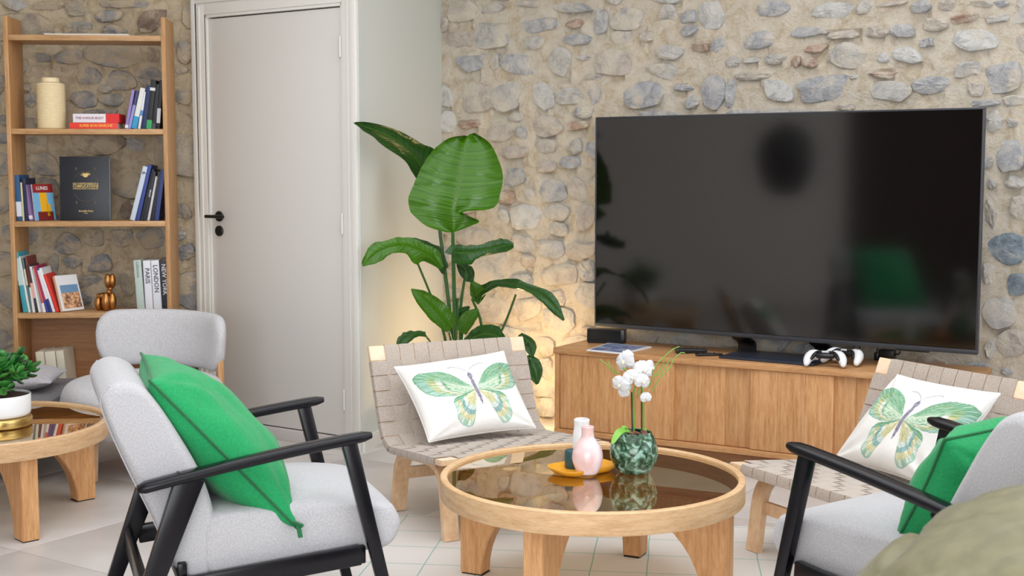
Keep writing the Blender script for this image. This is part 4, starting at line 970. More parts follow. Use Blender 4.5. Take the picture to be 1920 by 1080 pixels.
G1 = 'books on the upper shelf'; G2 = 'books on the middle shelf'; G3 = 'books on the lower shelf'; G4 = 'books at the bottom of the bookcase'
# ribbed vase
u_, z_ = shp(97.5, 241, .10)
vz = thing('vase', 'cream ribbed ceramic vase on the upper shelf of the bookcase', 'vase', spt(u_, .10, 1.532))
prof = [(0, 0), (.062, 0)]
for i in range(27):
    z = .004 + i * .0079; prof += [(.066, z), (.0685, z + .0026), (.066, z + .0052)]
prof += [(.064, .221), (.048, .226), (.042, .230), (.042, .246), (.040, .249), (.035, .249), (.035, .22), (0, .22)]
b = MB(); b.lathe(prof, 48, cap=False); b.build('vase_body', cream_cer, vz, smooth=25)
# lying pair
def lying(px0, px1, z0, th_, col, label, y, d_, title, tcol, end=None, off=.02, tsize=.02, tshift=0):
    u0, u1 = shx(px0, off, 0), shx(px1, off, 0)
    t = thing('book', label, 'book', spt((u0 + u1) / 2, off, z0), TH_S + R(y), G1); L = (u1 - u0) / 2; m = bmat(col)
    b = MB(); b.box((-L, 0, 0), (L, .002, th_), .0008); b.box((-L, 0, 0), (L, d_, .0018)); b.box((-L, 0, th_ - .0018), (L, d_, th_)); b.build('cover', m, t)
    b = MB(); b.box((-L + .003, .002, .0018), (L - .003, d_ - .003, th_ - .0018)); b.build('pages', paper, t)
    if end: b = MB(); b.box((L * .42, -.0006, -.0001), (L + .0003, d_, th_ + .0003)); b.build('spine_band', bmat(end), t)
    lettering(title, tsize, bmat(tcol), t, Matrix.Translation((tshift, -.001, th_ / 2)) @ Matrix.Rotation(R(90), 4, 'X'), .92); return t
lying(135, 225, 1.5325, .030, (232, 62, 48), 'orange-red book lying flat on the upper shelf, under the white one', 0, .14, 'SUPER BON MARCHE', (250, 190, 60), tsize=.018, tshift=.012)
lying(142, 228, 1.5630, .042, (232, 226, 232), 'white book with a red end lying on the orange-red one', 0, .15, 'THE 4-HOUR BODY', (150, 70, 90), end=(222, 30, 34), tsize=.0165, tshift=-.030)
Z = 1.532
bk(238, 243.5, 250, 169, Z, (150, 130, 190), 'pale purple leaning book, leftmost of the upright books on the upper shelf', G1, bands=[(.02, .10, (226, 226, 236))])
bk(244, 249, 258, 170, Z, (60, 66, 110), 'thin book with navy top and lavender lower spine, upper shelf', G1, bands=[(0, .62, (146, 148, 206))])
bk(250.5, 260, 268, 166, Z, (226, 226, 222), 'white book with bright blue foot, leaning on the upper shelf', G1, bands=[(0, .30, (42, 150, 204))], title='Cloud Atlas' if False else None)
bk(262.5, 267, 272, 172, Z, (232, 232, 236), 'slim white book with blue band, upper shelf', G1, bands=[(.35, .5, (90, 140, 200))])
bk(268.5, 277, 279, 160, Z, (28, 44, 92), 'navy book with a pale left edge, upper shelf', G1, bands=[])
bk(278, 287.5, 288, 150, Z, (22, 28, 26), 'tall black book with green foot, upper shelf', G1, bands=[(0, .18, (46, 160, 88)), (.78, .84, (220, 220, 220))])
bk(288.5, 295, 296, 158, Z, (30, 30, 38), 'black book with grey stripe, upper shelf', G1, bands=[(0, .12, (60, 64, 80))], title='STRIPES' if False else None)
bk(296.5, 303, 302, 150, Z, (16, 16, 18), 'black book against the right side panel, upper shelf', G1, bands=[(.12, .42, (200, 200, 206))])
Z = 1.085
bk(32, 41.5, 31, 328, Z, (40, 86, 132), 'dark blue book at the left end of the middle shelf', G2, bands=[(.10, .42, (214, 222, 230))], title='TEMPORAIRE' if False else None)
bk(42, 45.5, 39.5, 342, Z, (212, 206, 170), 'slim cream book beside the dark blue one, middle shelf', G2)
bk(46, 53.5, 44, 334, Z, (26, 34, 66), 'midnight blue book behind the slim cream one, middle shelf', G2)
bk(55, 61.5, 47, 347, Z, (134, 104, 158), 'purple leaning book, middle shelf', G2, bands=[(.05, .15, (220, 210, 226))])
t = bk(63, 67, 54, 346, Z, (224, 224, 230), 'comic album turned to show its light blue, yellow and red cover', G2, yaw=-36, d_=.12)
# cover picture of the album: plain colour fields
a_ = None
def cover_fields(t, fields, th_, h_, lean, d_):
    rotM = Matrix.Rotation(R(lean), 4, 'Y'); lift = abs(math.sin(R(lean))) * th_ / 2
    for nm, y0, y1, z0, z1, col in fields:
        b = MB(); b.box((th_ / 2, y0 * d_, z0 * h_), (th_ / 2 + .0009, y1 * d_, z1 * h_)); b.v = [rotM @ q + Vector((0, 0, lift)) for q in b.v]; b.build(nm, bmat(col), t)
hx = shp(54, 346, .03)[1] - Z
ln = math.degrees(math.atan2(shp(54, 346, .03)[0] - shx(65, .03, 0), hx)); hh = hx / math.cos(R(ln)); tt = (shx(67, .03, 0) - shx(63, .03, 0)) * math.cos(R(ln))
t.location = spt(shx(66, .05, 0), .05, Z + .0005)
cover_fields(t, [('cover_field', 0, 1, 0, .995, (120, 180, 220))], tt, hh, ln, .12)
cover_fields(t, [('cover_title_band', 0, 1, .76, .995, (150, 34, 34)), ('cover_shape', .30, .66, .22, .76, (240, 178, 30)), ('cover_shape', .14, .9, .0, .24, (120, 28, 24)), ('cover_shape', .62, .80, .12, .45, (240, 178, 30))], tt + .0012, hh, ln, .12)
rM = Matrix.Translation((0, 0, abs(math.sin(R(ln))) * tt / 2)) @ Matrix.Rotation(R(ln), 4, 'Y') @ Matrix.Translation((tt / 2 + .0022, .055, hh * .88)) @ Matrix.Rotation(R(90), 4, 'Z') @ Matrix.Rotation(R(90), 4, 'X')
lettering('JAUNE ENCRE' if False else 'SURJAUNES' if False else 'LUNES', .024, bmat((236, 232, 226)), t, rM)
# black book facing the front
u0, z1 = shp(111, 293, .09); u1, _ = shp(204, 293, .09)
bb = thing('book', 'large black hardback facing forward with gold title, middle shelf', 'book', spt((u0 + u1) / 2, .075, Z), TH_S, G2); Wb = (u1 - u0); Hb = z1 - Z
Tl = Matrix.Rotation(R(-4), 4, 'X')
navy = bmat((20, 24, 34), .4)
def tb(lo, hi, nm, m_, bev=.001):
    b = MB(); b.box(lo, hi, bev); b.v = [Tl @ q for q in b.v]; return b.build(nm, m_, bb)
tb((-Wb / 2, 0, 0), (Wb / 2, .0035, Hb), 'front_cover', navy); tb((-Wb / 2, .030, 0), (Wb / 2, .0335, Hb), 'back_cover', navy); tb((-Wb / 2 - .001, 0, 0), (-Wb / 2 + .003, .0335, Hb), 'spine', navy)
tb((-Wb / 2 + .003, .0035, .004), (Wb / 2 - .003, .030, Hb - .004), 'pages', white_cer, 0)
gl = bmat((226, 196, 120), .4); gd = bmat((96, 84, 66), .5)
def tl(txt, size, z, m_, sq=1, x=.004): return lettering(txt, size, m_, bb, Tl @ Matrix.Translation((x, -.0012, z)) @ Matrix.Rotation(R(90), 4, 'X'), sq)
tl('LES CONTES-RENDUS &', .0125, Hb * .575, gl, .92); tl('COMPLICATIONS', .0175, Hb * .535, gl, .90); tl('CHAQUE PONT A DU MOULE', .0095, Hb * .497, gl, .95); tl('Armelle Pont', .013, Hb * .150, gl); tl('roman', .007, Hb * .118, gl)
b = MB(); rg = []
for i in range(49): a = 2 * math.pi * i / 48; rg.append(Tl @ Vector((.004 + .062 * math.cos(a), -.0008, Hb * .535 + .074 * math.sin(a))))
b.tube(rg[:20], .0012, 5); b.build('cover_ring', gd, bb); b = MB(); b.tube(rg[28:45], .0012, 5); b.build('cover_ring', gd, bb)
for sx_, sz_ in ((-1, 1), (1, 1), (-1, -1), (1, -1)):
    b = MB(); b.ell(Tl @ Vector((.004 + sx_ * .045, -.0006, Hb * .545 + sz_ * .083)), (.0035, .001, .009), nu=8, nv=6); b.build('cover_mark', gd, bb)
b = MB(); rnd = random.Random(5)
for i in range(11):
    a = R(20 + 14 * i); b.beam(Tl @ Vector((.004, -.001, Hb * .70)), Tl @ Vector((.004 + .028 * math.cos(a) * rnd.uniform(.7, 1), -.001, Hb * .70 + .020 * math.sin(a) * rnd.uniform(.6, 1))), .0035, .0015, .002, .001, up=(0, 1, 0), bev=0)
b.ell(Tl @ Vector((.004, -.001, Hb * .70)), (.012, .0012, .008), nu=10, nv=6); b.build('cover_emblem', gl, bb)
bk(243, 252.5, 273, 313, Z, (196, 206, 222), 'pale blue leaning book with a dark 6 at its top, middle shelf', G2, title='6', tcol=(40, 50, 80), tsize=.028, tpos=.88)
bk(254, 261, 281, 310, Z, (48, 66, 140), 'royal blue book leaning on the pale blue one, middle shelf', G2)
bk(262.5, 266.5, 287, 318, Z, (30, 32, 40), 'slim black book among the leaning ones, middle shelf', G2)
bk(267.5, 274.5, 289, 322, Z, (34, 36, 46), 'black leaning book with white title, middle shelf', G2, title='Chronicle' if False else 'MINUIT', tcol=(220, 220, 224), tpos=.55)
bk(275.5, 280, 294, 331, Z, (206, 204, 204), 'slim pale grey leaning book, middle shelf', G2)
bk(281, 288, 299, 322, Z, (22, 24, 34), 'black book right of the slim pale grey one, middle shelf', G2)
bk(289, 297, 306, 318, Z, (44, 60, 120), 'navy book nearest the right side panel, middle shelf', G2)
Z = .637
L3 = [(37.5, 46.5, 30, 473, (60, 160, 178), 'teal book at the left end of the lower shelf', [(.45, .9, (190, 214, 214))]),
      (47.2, 51.5, 36, 481, (226, 228, 226), 'white book beside the teal one, lower shelf', []),
      (52, 55, 42, 484, (90, 130, 128), 'slim grey-green book, lower shelf', [(.5, .8, (212, 206, 180))]),
      (55.5, 60, 48, 481, (120, 50, 44), 'dark red magazine with white foot, lower shelf', [(0, .45, (220, 216, 212))]),
      (60.6, 66, 53, 497, (54, 48, 52), 'dark grey book with pink middle, lower shelf', [(.3, .62, (226, 170, 160))]),
      (66.6, 71, 57, 500, (236, 232, 232), 'white slim book in the middle of the leaning row, lower shelf', []),
      (71.6, 75, 61, 505, (176, 182, 190), 'light grey slim book, lower shelf', []),
      (75.6, 80, 64, 501, (210, 96, 84), 'coral book with white foot, lower shelf', [(0, .2, (240, 230, 220))]),
      (80.8, 86, 66, 498, (170, 36, 80), 'crimson book with indigo foot, lower shelf', [(0, .25, (46, 56, 140))]),
      (87, 92, 71, 503, (40, 60, 130), 'dark blue slim book, lower shelf', [(.3, .95, (226, 228, 234))]),
      (93, 98, 75, 503, (238, 238, 240), 'white book left of the bright red one, lower shelf', []),
      (99, 105, 83, 515, (222, 50, 38), 'bright red leaning book, lower shelf', [])]
for a0, a1, pt, py, col, lab, bn in L3: bk(a0, a1, pt, py, Z, col, lab, G3, bands=bn, d_=.16)
t = bk(106.5, 113, 92, 520, Z, (232, 206, 170), 'cream book turned to show a photo cover of rooftops, lower shelf', G3, yaw=-38, d_=.13, bands=[])
hx = shp(92, 520, .03)[1] - Z; ub = (shx(106.5, .03, 0) + shx(113, .03, 0)) / 2
ln = math.degrees(math.atan2(shp(92, 520, .03)[0] - ub, hx)); hh = hx / math.cos(R(ln)); tt = (shx(113, .03, 0) - shx(106.5, .03, 0)) * math.cos(R(ln))
roofs = speckle('rooftop_print', srgb(206, 150, 104), srgb(232, 190, 150), srgb(110, 84, 78), 60, .4)
cover_fields(t, [('cover_field', 0, 1, 0, .995, (232, 230, 232)), ('cover_sky', .12, .94, .38, .72, (120, 176, 222))], tt, hh, ln, .13)
rotM = Matrix.Rotation(R(ln), 4, 'Y')
b = MB(); b.box((tt / 2 + .0012, .12 * .13, .06 * hh), (tt / 2 + .0018, .94 * .13, .50 * hh)); b.v = [rotM @ q + Vector((0, 0, abs(math.sin(R(ln))) * tt / 2)) for q in b.v]; b.build('cover_rooftops', roofs, t)
bk(253, 267.5, 257, 488, Z, (186, 200, 192), 'grey-green book left of the PARIS book, lower shelf', G3, title='Rome   de la Renaissance' if False else 'Lisbonne', tcol=(120, 136, 128), tsize=.022, tpos=.82, d_=.2)
bk(269, 283.2, 274.5, 488.5, Z, (226, 226, 232), 'white book with PARIS on its spine, lower shelf', G3, title='PARIS', tcol=(40, 42, 50), tsize=.031, tpos=.70, d_=.2)
bk(284.3, 299.6, 290, 488, Z, (224, 225, 232), 'white book with LONDON on its spine, lower shelf', G3, title='LONDON', tcol=(40, 42, 50), tsize=.031, tpos=.64, d_=.2)
bk(300.6, 314.5, 305.5, 487.5, Z, (44, 46, 56), 'charcoal book with NEW YORK on its spine, lower shelf', G3, title='NEW YORK', tcol=(226, 226, 230), tsize=.029, tpos=.62, d_=.2)
Z = .190
for a0, a1, pt, py, col, lab in ((66, 82, 74, 660, (224, 214, 190), 'cream book leftmost of the three pale ones in the bottom compartment'), (83, 103, 93, 659.5, (232, 224, 204), 'thick cream book in the middle of the pale bottom trio'), (104, 119, 111.5, 658, (226, 218, 198), 'cream book rightmost of the pale bottom trio')):
    bk(a0, a1, pt, py, Z, col, lab, G4, off=.03, d_=.19)
for a0, a1, pt, py, col, lab in ((283, 290, 287, 668, (44, 44, 70), 'dark blue book low behind the round chair'), (291, 297, 299, 666, (196, 50, 70), 'red book low behind the round chair'), (298, 304, 307, 668, (30, 30, 34), 'black book right of the red one behind the round chair'), (305, 311, 311, 664, (26, 26, 30), 'black book touching the side panel behind the round chair')):
    bk(a0, a1, pt, py, Z, col, lab, G4, off=.05, d_=.17)
# magazine on the top shelf
ua, ub_ = shx(92, .03, 0), shx(250, .03, 0)
t = thing('magazine', 'thin dark-edged folder lying on the very top shelf of the bookcase', 'folder', spt((ua + ub_) / 2, .03, 1.980), TH_S)
b = MB(); b.box((-(ub_ - ua) / 2, 0, 0), ((ub_ - ua) / 2, .19, .0022)); b.build('back_cover', bmat((40, 42, 60)), t); b = MB(); b.box((-(ub_ - ua) / 2 + .004, .001, .0022), ((ub_ - ua) / 2, .188, .0075)); b.build('pages', paper, t)
b = MB(); b.box((-(ub_ - ua) / 2, 0, .0075), ((ub_ - ua) / 2, .19, .0095)); b.build('front_cover', bmat((210, 210, 216)), t)
# figurine: lobes of satin bronze
u_, z_ = shp(198, 580, .09); fg = thing('figurine', 'satin bronze figurine of rounded lobes on the lower shelf of the bookcase', 'figurine', spt(u_, .09, .637), TH_S + R(8))
def lobe(c, r_, nm='lobe', M=None): b = MB(); b.ell(c, r_, M, 20, 14); return b.build(nm, bronze, fg, smooth=80)
lobe((.004, -.020, .046), (.021, .020, .046)); lobe((.034, -.012, .046), (.020, .020, .046)); lobe((-.034, .008, .036), (.019, .021, .036)); lobe((-.016, .030, .036), (.018, .018, .036))
lobe((-.006, .004, .074), (.036, .021, .017), 'body'); lobe((.020, -.010, .096), (.012, .012, .018), 'neck')
lobe((.026, -.022, .110), (.012, .013, .010), 'nose')
lobe((.014, -.004, .148), (.0165, .018, .037), 'ear'); lobe((.036, -.004, .148), (.0165, .018, .037), 'ear'); lobe((-.036, .012, .078), (.008, .008, .011), 'tail')

# ------------------------------------------------------------------ dark bench seat at the left with its cushion
so = thing('daybed', 'dark grey upholstered daybed at the left edge, in front of the bookcase', 'daybed', (-2.66, 5.83, 0), 0)
b = MB(); b.box((-.9, -.38, .13), (.68, .34, .35), .04); b.build('seat', sofa_fabric, so, smooth=50)
for x in (-.8, .58):
    for y in (-.3, .26): b = MB(); b.beam((x, y, .14), (x, y, 0), .04, .04, .03, .03, up=(0, 1, 0)); b.build('leg', black_wood, so)
o, uv, nf, edge, nn_ = pillow('cushion', sofa_cushion, (-2.48, 6.02, .385), (-2.05, 5.97, .385), (-2.02, 5.66, .375), (-2.46, 5.62, .375), .11, seed=4, N=30, power=.5, wr=.003)
del o['_nf']; tag(o, 'flat light grey cushion lying on the dark daybed behind the succulent', 'cushion'); o.location.z = .408

# ------------------------------------------------------------------ round white chair
rc = thing('round_chair', 'white upholstered round lounge chair with curved backrest, by the door', 'lounge chair', (-1.62, 5.69, 0), 0)
RS = .355
prof = [(0, .20), (RS * .80, .20), (RS * .93, .215), (RS * .985, .25), (RS, .30), (RS * .99, .345), (RS * .955, .385), (RS * .88, .412), (RS * .72, .428), (RS * .4, .436), (0, .438)]
pp = smooth_pts([(r_, 0, z) for r_, z in prof], 3); b = MB(); b.lathe([(max(p.x, 0), p.z) for p in pp], 72, cap=False); b.build('seat', boucle, rc, smooth=80)
# curved backrest
b = MB(); arc0, arc1, NA, NK = R(143), R(18), 40, 22; v = []; f = []; Rb = .335
for i in range(NA + 1):
    q = i / NA; a = arc0 + (arc1 - arc0) * q; e = abs(2 * q - 1)
    endf = max(0.02, (1 - max(0, (e - .70) / .30) ** 2.2)) ** .5
    hh_ = .128 * (.45 + .55 * endf) * (endf ** .35); tt_ = .036 * endf
    zc = .567 - .022 * q * q
    for j in range(NK):
        b_ = 2 * math.pi * j / NK; cb, sb_ = math.cos(b_), math.sin(b_)
        rr_ = Rb + tt_ * math.copysign(abs(cb) ** .7, cb); z = zc + hh_ * math.copysign(abs(sb_) ** .55, sb_)
        rr_ += .04 * (z - zc) * 2
        v.append((rr_ * math.cos(a), rr_ * math.sin(a), z))
for i in range(NA):
    for j in range(NK): f.append((i * NK + j, i * NK + (j + 1) % NK, (i + 1) * NK + (j + 1) % NK, (i + 1) * NK + j))
f.append(tuple(range(NK))); f.append(tuple(NA * NK + j for j in range(NK)))
b.add(v, f); bko = b.build('backrest', boucle, rc, smooth=80)
for a in (R(86), R(24)):
    p = MB(); c_ = Vector((math.cos(a), math.sin(a), 0)); p.beam(c_ * (RS * .95) + Vector((0, 0, 0)), c_ * (Rb + .0) + Vector((0, 0, .52)), .044, .032, .042, .028, up=(math.cos(a), math.sin(a), 0), bev=.008); p.build('leg', oak_v, rc)
for a in (R(-45), R(-135)):
    p = MB(); c_ = Vector((math.cos(a), math.sin(a), 0)); p.beam(c_ * .25, c_ * .24 + Vector((0, 0, .215)), .036, .030, up=(math.cos(a), math.sin(a), 0), bev=.008); p.build('leg', birch, rc)

# ------------------------------------------------------------------ tall broad-leaved plant
def leaf_material(name, c1, c2, c3, rough=.28):
    m = mat(name, c1, rough); uvn = nd(m, 'ShaderNodeUVMap'); uvn.uv_map = 'UVMap'
    sp_ = nd(m, 'ShaderNodeSeparateXYZ'); lk(m, uvn.outputs[0], sp_.inputs[0])
    ab = nd(m, 'ShaderNodeMath', operation='ABSOLUTE'); lk(m, sp_.outputs[0], ab.inputs[0])
    q = nd(m, 'ShaderNodeMath', operation='MULTIPLY_ADD'); q.inputs[1].default_value = -.10; lk(m, ab.outputs[0], q.inputs[0]); lk(m, sp_.outputs[1], q.inputs[2])
    cb = nd(m, 'ShaderNodeCombineXYZ'); lk(m, q.outputs[0], cb.inputs[1])
    n_ = nd(m, 'ShaderNodeTexNoise'); n_.inputs['Scale'].default_value = 46; n_.inputs['Detail'].default_value = 2; lk(m, cb.outputs[0], n_.inputs['Vector'])
    col = ramp(m, n_.outputs[0], [(.35, c3), (.5, c1), (.68, c2)])
    mid = nd(m, 'ShaderNodeMath', operation='LESS_THAN'); mid.inputs[1].default_value = .035; lk(m, ab.outputs[0], mid.inputs[0])
    mx_ = nd(m, 'ShaderNodeMix', data_type='RGBA'); mx_.inputs['B'].default_value = srgb(64, 104, 18); lk(m, mid.outputs[0], mx_.inputs['Factor']); lk(m, col, mx_.inputs['A'])
    lk(m, mx_.outputs['Result'], m.node_tree.nodes['Principled BSDF'].inputs['Base Color']); bump(m, n_.outputs[0], .6, .006)
    m.node_tree.nodes['Principled BSDF'].inputs['Specular IOR Level'].default_value = .42
    return m
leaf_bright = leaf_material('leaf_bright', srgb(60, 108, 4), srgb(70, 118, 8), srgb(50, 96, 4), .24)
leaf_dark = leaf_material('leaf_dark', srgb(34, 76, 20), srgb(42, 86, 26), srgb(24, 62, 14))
stem_m = mat('plant_stem', srgb(58, 100, 48), .4)
def interp(lst, n_): return smooth_pts(lst, n_)
def leaf(parent, mid, left, right, m, cup=.02, seed=0, M_=7, nseg=6, tip=True):
    """mid/left/right: same-length lists of (px,py,depth)"""
    org = parent.location
    A, Lf, Rt = ([at(p[0], p[1], p[2] + DYP) for p in q] for q in (mid, left, right))
    A, Lf, Rt = interp(A, nseg), interp(Lf, nseg), interp(Rt, nseg); n_ = len(A); v = []; uv = []; f = []
    for i in range(n_):
        t = i / (n_ - 1); ax = (A[min(i + 1, n_ - 1)] - A[max(i - 1, 0)])
        nrm = (Rt[i] - Lf[i]).cross(ax); nrm = nrm.normalized() if nrm.length > 1e-8 else Vector((0, -1, 0))
        if nrm.y > 0: nrm = -nrm
        for j in range(-M_, M_ + 1):
            s_ = j / M_; e = Lf[i] if s_ < 0 else Rt[i]; p = A[i].lerp(e, abs(s_))
            w_ = (e - A[i]).length
            p = p + nrm * (-cup * 4 * abs(s_) * (1 - abs(s_)) * min(1, w_ / .05) + .0045 * noise.noise(Vector((t * n_ * .42 + seed * 7, s_ * 1.5, seed))) * abs(s_) * 2 * min(1, w_ / .04) - (.006 if j == 0 else 0) * min(1, w_ / .04))
            v.append(p - org); uv.append((s_, t))
    W_ = 2 * M_ + 1
    for i in range(n_ - 1):
        for j in range(W_ - 1): f.append((i * W_ + j, i * W_ + j + 1, (i + 1) * W_ + j + 1, (i + 1) * W_ + j))
    me = mesh('leaf', v, f); ul = me.uv_layers.new(name='UVMap')
    for lp in me.loops: ul.data[lp.index].uv = uv[lp.vertex_index]
    return ob('leaf', me, m, parent, smooth=80)
def stem(parent, pts, r0, r1, m=None, name='stem'):
    P = interp([at(p[0], p[1], p[2] + DYP) for p in pts], 6); P = [p - parent.location for p in P]; k = len(P); b = MB()
    b.tube(P, [r0 + (r1 - r0) * i / (k - 1) for i in range(k)], 8); return b.build(name, m or stem_m, parent, smooth=80)
PY = 5.95
pb = atz(862, 845, 0); pb = Vector((-.26, 6.36, 0)); DYP = .32
pl = thing('potted_plant', 'tall broad-leaved green plant in the corner behind the webbed chair', 'plant', pb)
b = MB(); b.lathe([(0, 0), (.13, 0), (.155, .04), (.165, .26), (.160, .28), (.148, .28), (.145, .25), (0, .25)], 40, cap=False); b.build('pot', white_cer, pl, smooth=50)
b = MB(); b.lathe([(0, .245), (.146, .245), (.146, .255), (0, .258)], 30, cap=False); b.build('soil', soil, pl)
def px_of(p):
    d = p - CO; z = d.dot(Vector((0, math.cos(PITCH), -math.sin(PITCH)))); return 960 + FPX * d.x / z, 540 - FPX * d.dot(Vector((0, math.sin(PITCH), math.cos(PITCH)))) / z
bx, by = px_of(pb + Vector((0, 0, .25)))
def st(top, midp, r0=.011, r1=.007, dx_=0, Y0=6.02): return stem(pl, [(bx + dx_, by, Y0), midp, top], r0, r1)
Y = 5.80
st((849, 436, 5.80), (853, 600, 5.95), .014, .008, 0); st((822, 412, 6.02), (845, 600, 6.02), .012, .008, -4)
st((780, 486, 5.80), (828, 610, 5.98), .008, .005, -8); st((874, 505, 5.9), (862, 600, 5.98), .010, .006, 3)
st((885, 560, 5.95), (903, 625, 6.0), .009, .006, 8); st((967, 553, 5.88), (938, 625, 5.98), .008, .005, 14); st((842, 622, 5.8), (850, 660, 5.95), .008, .006, -3)
st((800, 632, 5.75), (815, 655, 5.9), .006, .005, -8); st((868, 640, 5.85), (860, 660, 5.95), .008, .006, 2); st((990, 640, 5.8), (950, 690, 5.95), .007, .005, 12); st((995, 672, 5.75), (960, 700, 5.9), .007, .005, 12)
st((858, 560, 5.92), (858, 640, 5.98), .008, .006, 1); st((872, 585, 5.98), (866, 640, 6.0), .007, .006, 2)
# 1 the big upright leaf
leaf(pl, [(850, 436, Y), (851, 420, Y), (852, 402, Y), (853, 394, Y), (856, 370, Y + .01), (860, 340, Y + .03), (865, 310, Y + .05), (871, 282, Y + .07), (876, 262, Y + .08), (877, 255, Y + .08)],
     [(838, 436, Y), (800, 424, Y + .01), (774, 402, Y + .0), (768, 392, Y), (766, 370, Y), (776, 345, Y + .02), (790, 314, Y + .04), (810, 284, Y + .06), (840, 260, Y + .09), (870, 254, Y + .08)],
     [(856, 434, Y), (884, 423, Y), (898, 414, Y - .01), (868, 398, Y), (925, 390, Y), (939, 358, Y + .01), (943, 330, Y + .03), (935, 300, Y + .05), (918, 268, Y + .08), (890, 249, Y + .09)], leaf_bright, .03, 1, 9)
# 2 back left leaf
leaf(pl, [(812, 345, 6.0), (795, 318, 5.97), (775, 290, 5.92), (750, 268, 5.84), (715, 248, 5.72), (680, 235, 5.60), (664, 230, 5.55)],
     [(785, 345, 5.98), (770, 318, 5.95), (755, 298, 5.90), (728, 280, 5.80), (700, 258, 5.68), (675, 240, 5.58), (662, 229, 5.54)],
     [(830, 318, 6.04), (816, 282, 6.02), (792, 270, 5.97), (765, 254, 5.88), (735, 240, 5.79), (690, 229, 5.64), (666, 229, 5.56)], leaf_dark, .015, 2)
# 3 left leaf
leaf(pl, [(829, 505, 5.85), (815, 487, 5.82), (795, 472, 5.78), (765, 460, 5.74), (735, 460, 5.7), (705, 474, 5.68), (680, 499, 5.66)],
     [(826, 506, 5.85), (795, 490, 5.78), (778, 496, 5.72), (760, 475, 5.70), (735, 474, 5.66), (710, 492, 5.65), (679, 500, 5.66)],
     [(833, 500, 5.86), (822, 470, 5.86), (802, 458, 5.84), (765, 445, 5.8), (730, 448, 5.76), (694, 460, 5.72), (678, 492, 5.66)], leaf_bright, .02, 3)
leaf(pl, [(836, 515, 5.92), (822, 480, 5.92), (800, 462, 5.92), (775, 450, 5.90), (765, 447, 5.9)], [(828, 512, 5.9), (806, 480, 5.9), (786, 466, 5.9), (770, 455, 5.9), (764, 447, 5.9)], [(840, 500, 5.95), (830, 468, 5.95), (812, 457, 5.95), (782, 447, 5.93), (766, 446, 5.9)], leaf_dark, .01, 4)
# 4 right leaf
leaf(pl, [(848, 472, 5.78), (862, 472, 5.74), (880, 471, 5.72), (900, 467, 5.74), (925, 462, 5.76), (948, 458, 5.8), (964, 460, 5.84)],
     [(834, 474, 5.8), (846, 458, 5.82), (872, 460, 5.8), (896, 459, 5.8), (920, 453, 5.82), (944, 447, 5.84), (964, 456, 5.85)],
     [(845, 488, 5.72), (862, 496, 5.68), (884, 494, 5.66), (902, 480, 5.68), (926, 474, 5.70), (950, 472, 5.76), (964, 464, 5.84)], leaf_dark, .02, 5)
leaf(pl, [(874, 528, 5.9), (876, 515, 5.9), (870, 505, 5.88), (860, 495, 5.86)], [(862, 515, 5.9), (858, 505, 5.9), (856, 498, 5.88), (856, 493, 5.86)], [(888, 530, 5.92), (890, 512, 5.92), (884, 500, 5.9), (870, 492, 5.88)], leaf_dark, .01, 5)
# 5 right drooping leaf
leaf(pl, [(892, 560, 5.92), (905, 545, 5.9), (928, 530, 5.88), (960, 530, 5.85), (990, 540, 5.82), (1020, 555, 5.78), (1042, 575, 5.76), (1058, 600, 5.74)],
     [(884, 555, 5.94), (896, 538, 5.94), (922, 526, 5.92), (958, 523, 5.9), (994, 532, 5.86), (1026, 543, 5.83), (1046, 562, 5.79), (1059, 599, 5.74)],
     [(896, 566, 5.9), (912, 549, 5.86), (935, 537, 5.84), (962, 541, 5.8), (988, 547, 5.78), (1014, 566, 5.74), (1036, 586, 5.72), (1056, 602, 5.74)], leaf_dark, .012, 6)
leaf(pl, [(896, 572, 5.94), (893, 555, 5.92), (889, 540, 5.9), (884, 528, 5.9)], [(888, 565, 5.95), (882, 552, 5.94), (881, 540, 5.92), (882, 528, 5.9)], [(905, 562, 5.92), (912, 548, 5.9), (903, 536, 5.9), (888, 527, 5.9)], leaf_bright, .008, 6)
# 6 lower left leaf
leaf(pl, [(846, 622, 5.85), (828, 600, 5.82), (808, 575, 5.80), (788, 556, 5.78), (771, 542, 5.78)], [(836, 622, 5.83), (812, 604, 5.79), (794, 584, 5.77), (778, 562, 5.76), (770, 542, 5.78)], [(856, 606, 5.88), (846, 582, 5.86), (826, 562, 5.84), (798, 546, 5.80), (772, 541, 5.78)], leaf_bright, .015, 7)
# 7-10 small low leaves
leaf(pl, [(800, 628, 5.75), (785, 624, 5.72), (768, 629, 5.68), (752, 642, 5.66), (742, 660, 5.66)], [(800, 632, 5.75), (784, 631, 5.7), (770, 640, 5.66), (758, 652, 5.64), (744, 662, 5.66)], [(798, 622, 5.76), (780, 620, 5.74), (760, 622, 5.71), (746, 634, 5.68), (740, 656, 5.66)], leaf_dark, .008, 8)
leaf(pl, [(866, 645, 5.85), (885, 632, 5.80), (910, 624, 5.76), (935, 630, 5.72), (950, 642, 5.7)], [(866, 640, 5.88), (884, 620, 5.86), (908, 608, 5.84), (936, 614, 5.78), (950, 638, 5.7)], [(872, 650, 5.82), (890, 645, 5.76), (912, 643, 5.70), (934, 645, 5.68), (948, 648, 5.7)], leaf_dark, .012, 9)
leaf(pl, [(972, 628, 5.85), (988, 636, 5.82), (997, 650, 5.8), (998, 668, 5.78)], [(970, 632, 5.86), (980, 644, 5.82), (986, 658, 5.8), (996, 670, 5.78)], [(978, 624, 5.85), (998, 634, 5.84), (1006, 650, 5.8), (1001, 668, 5.78)], leaf_dark, .008, 10)
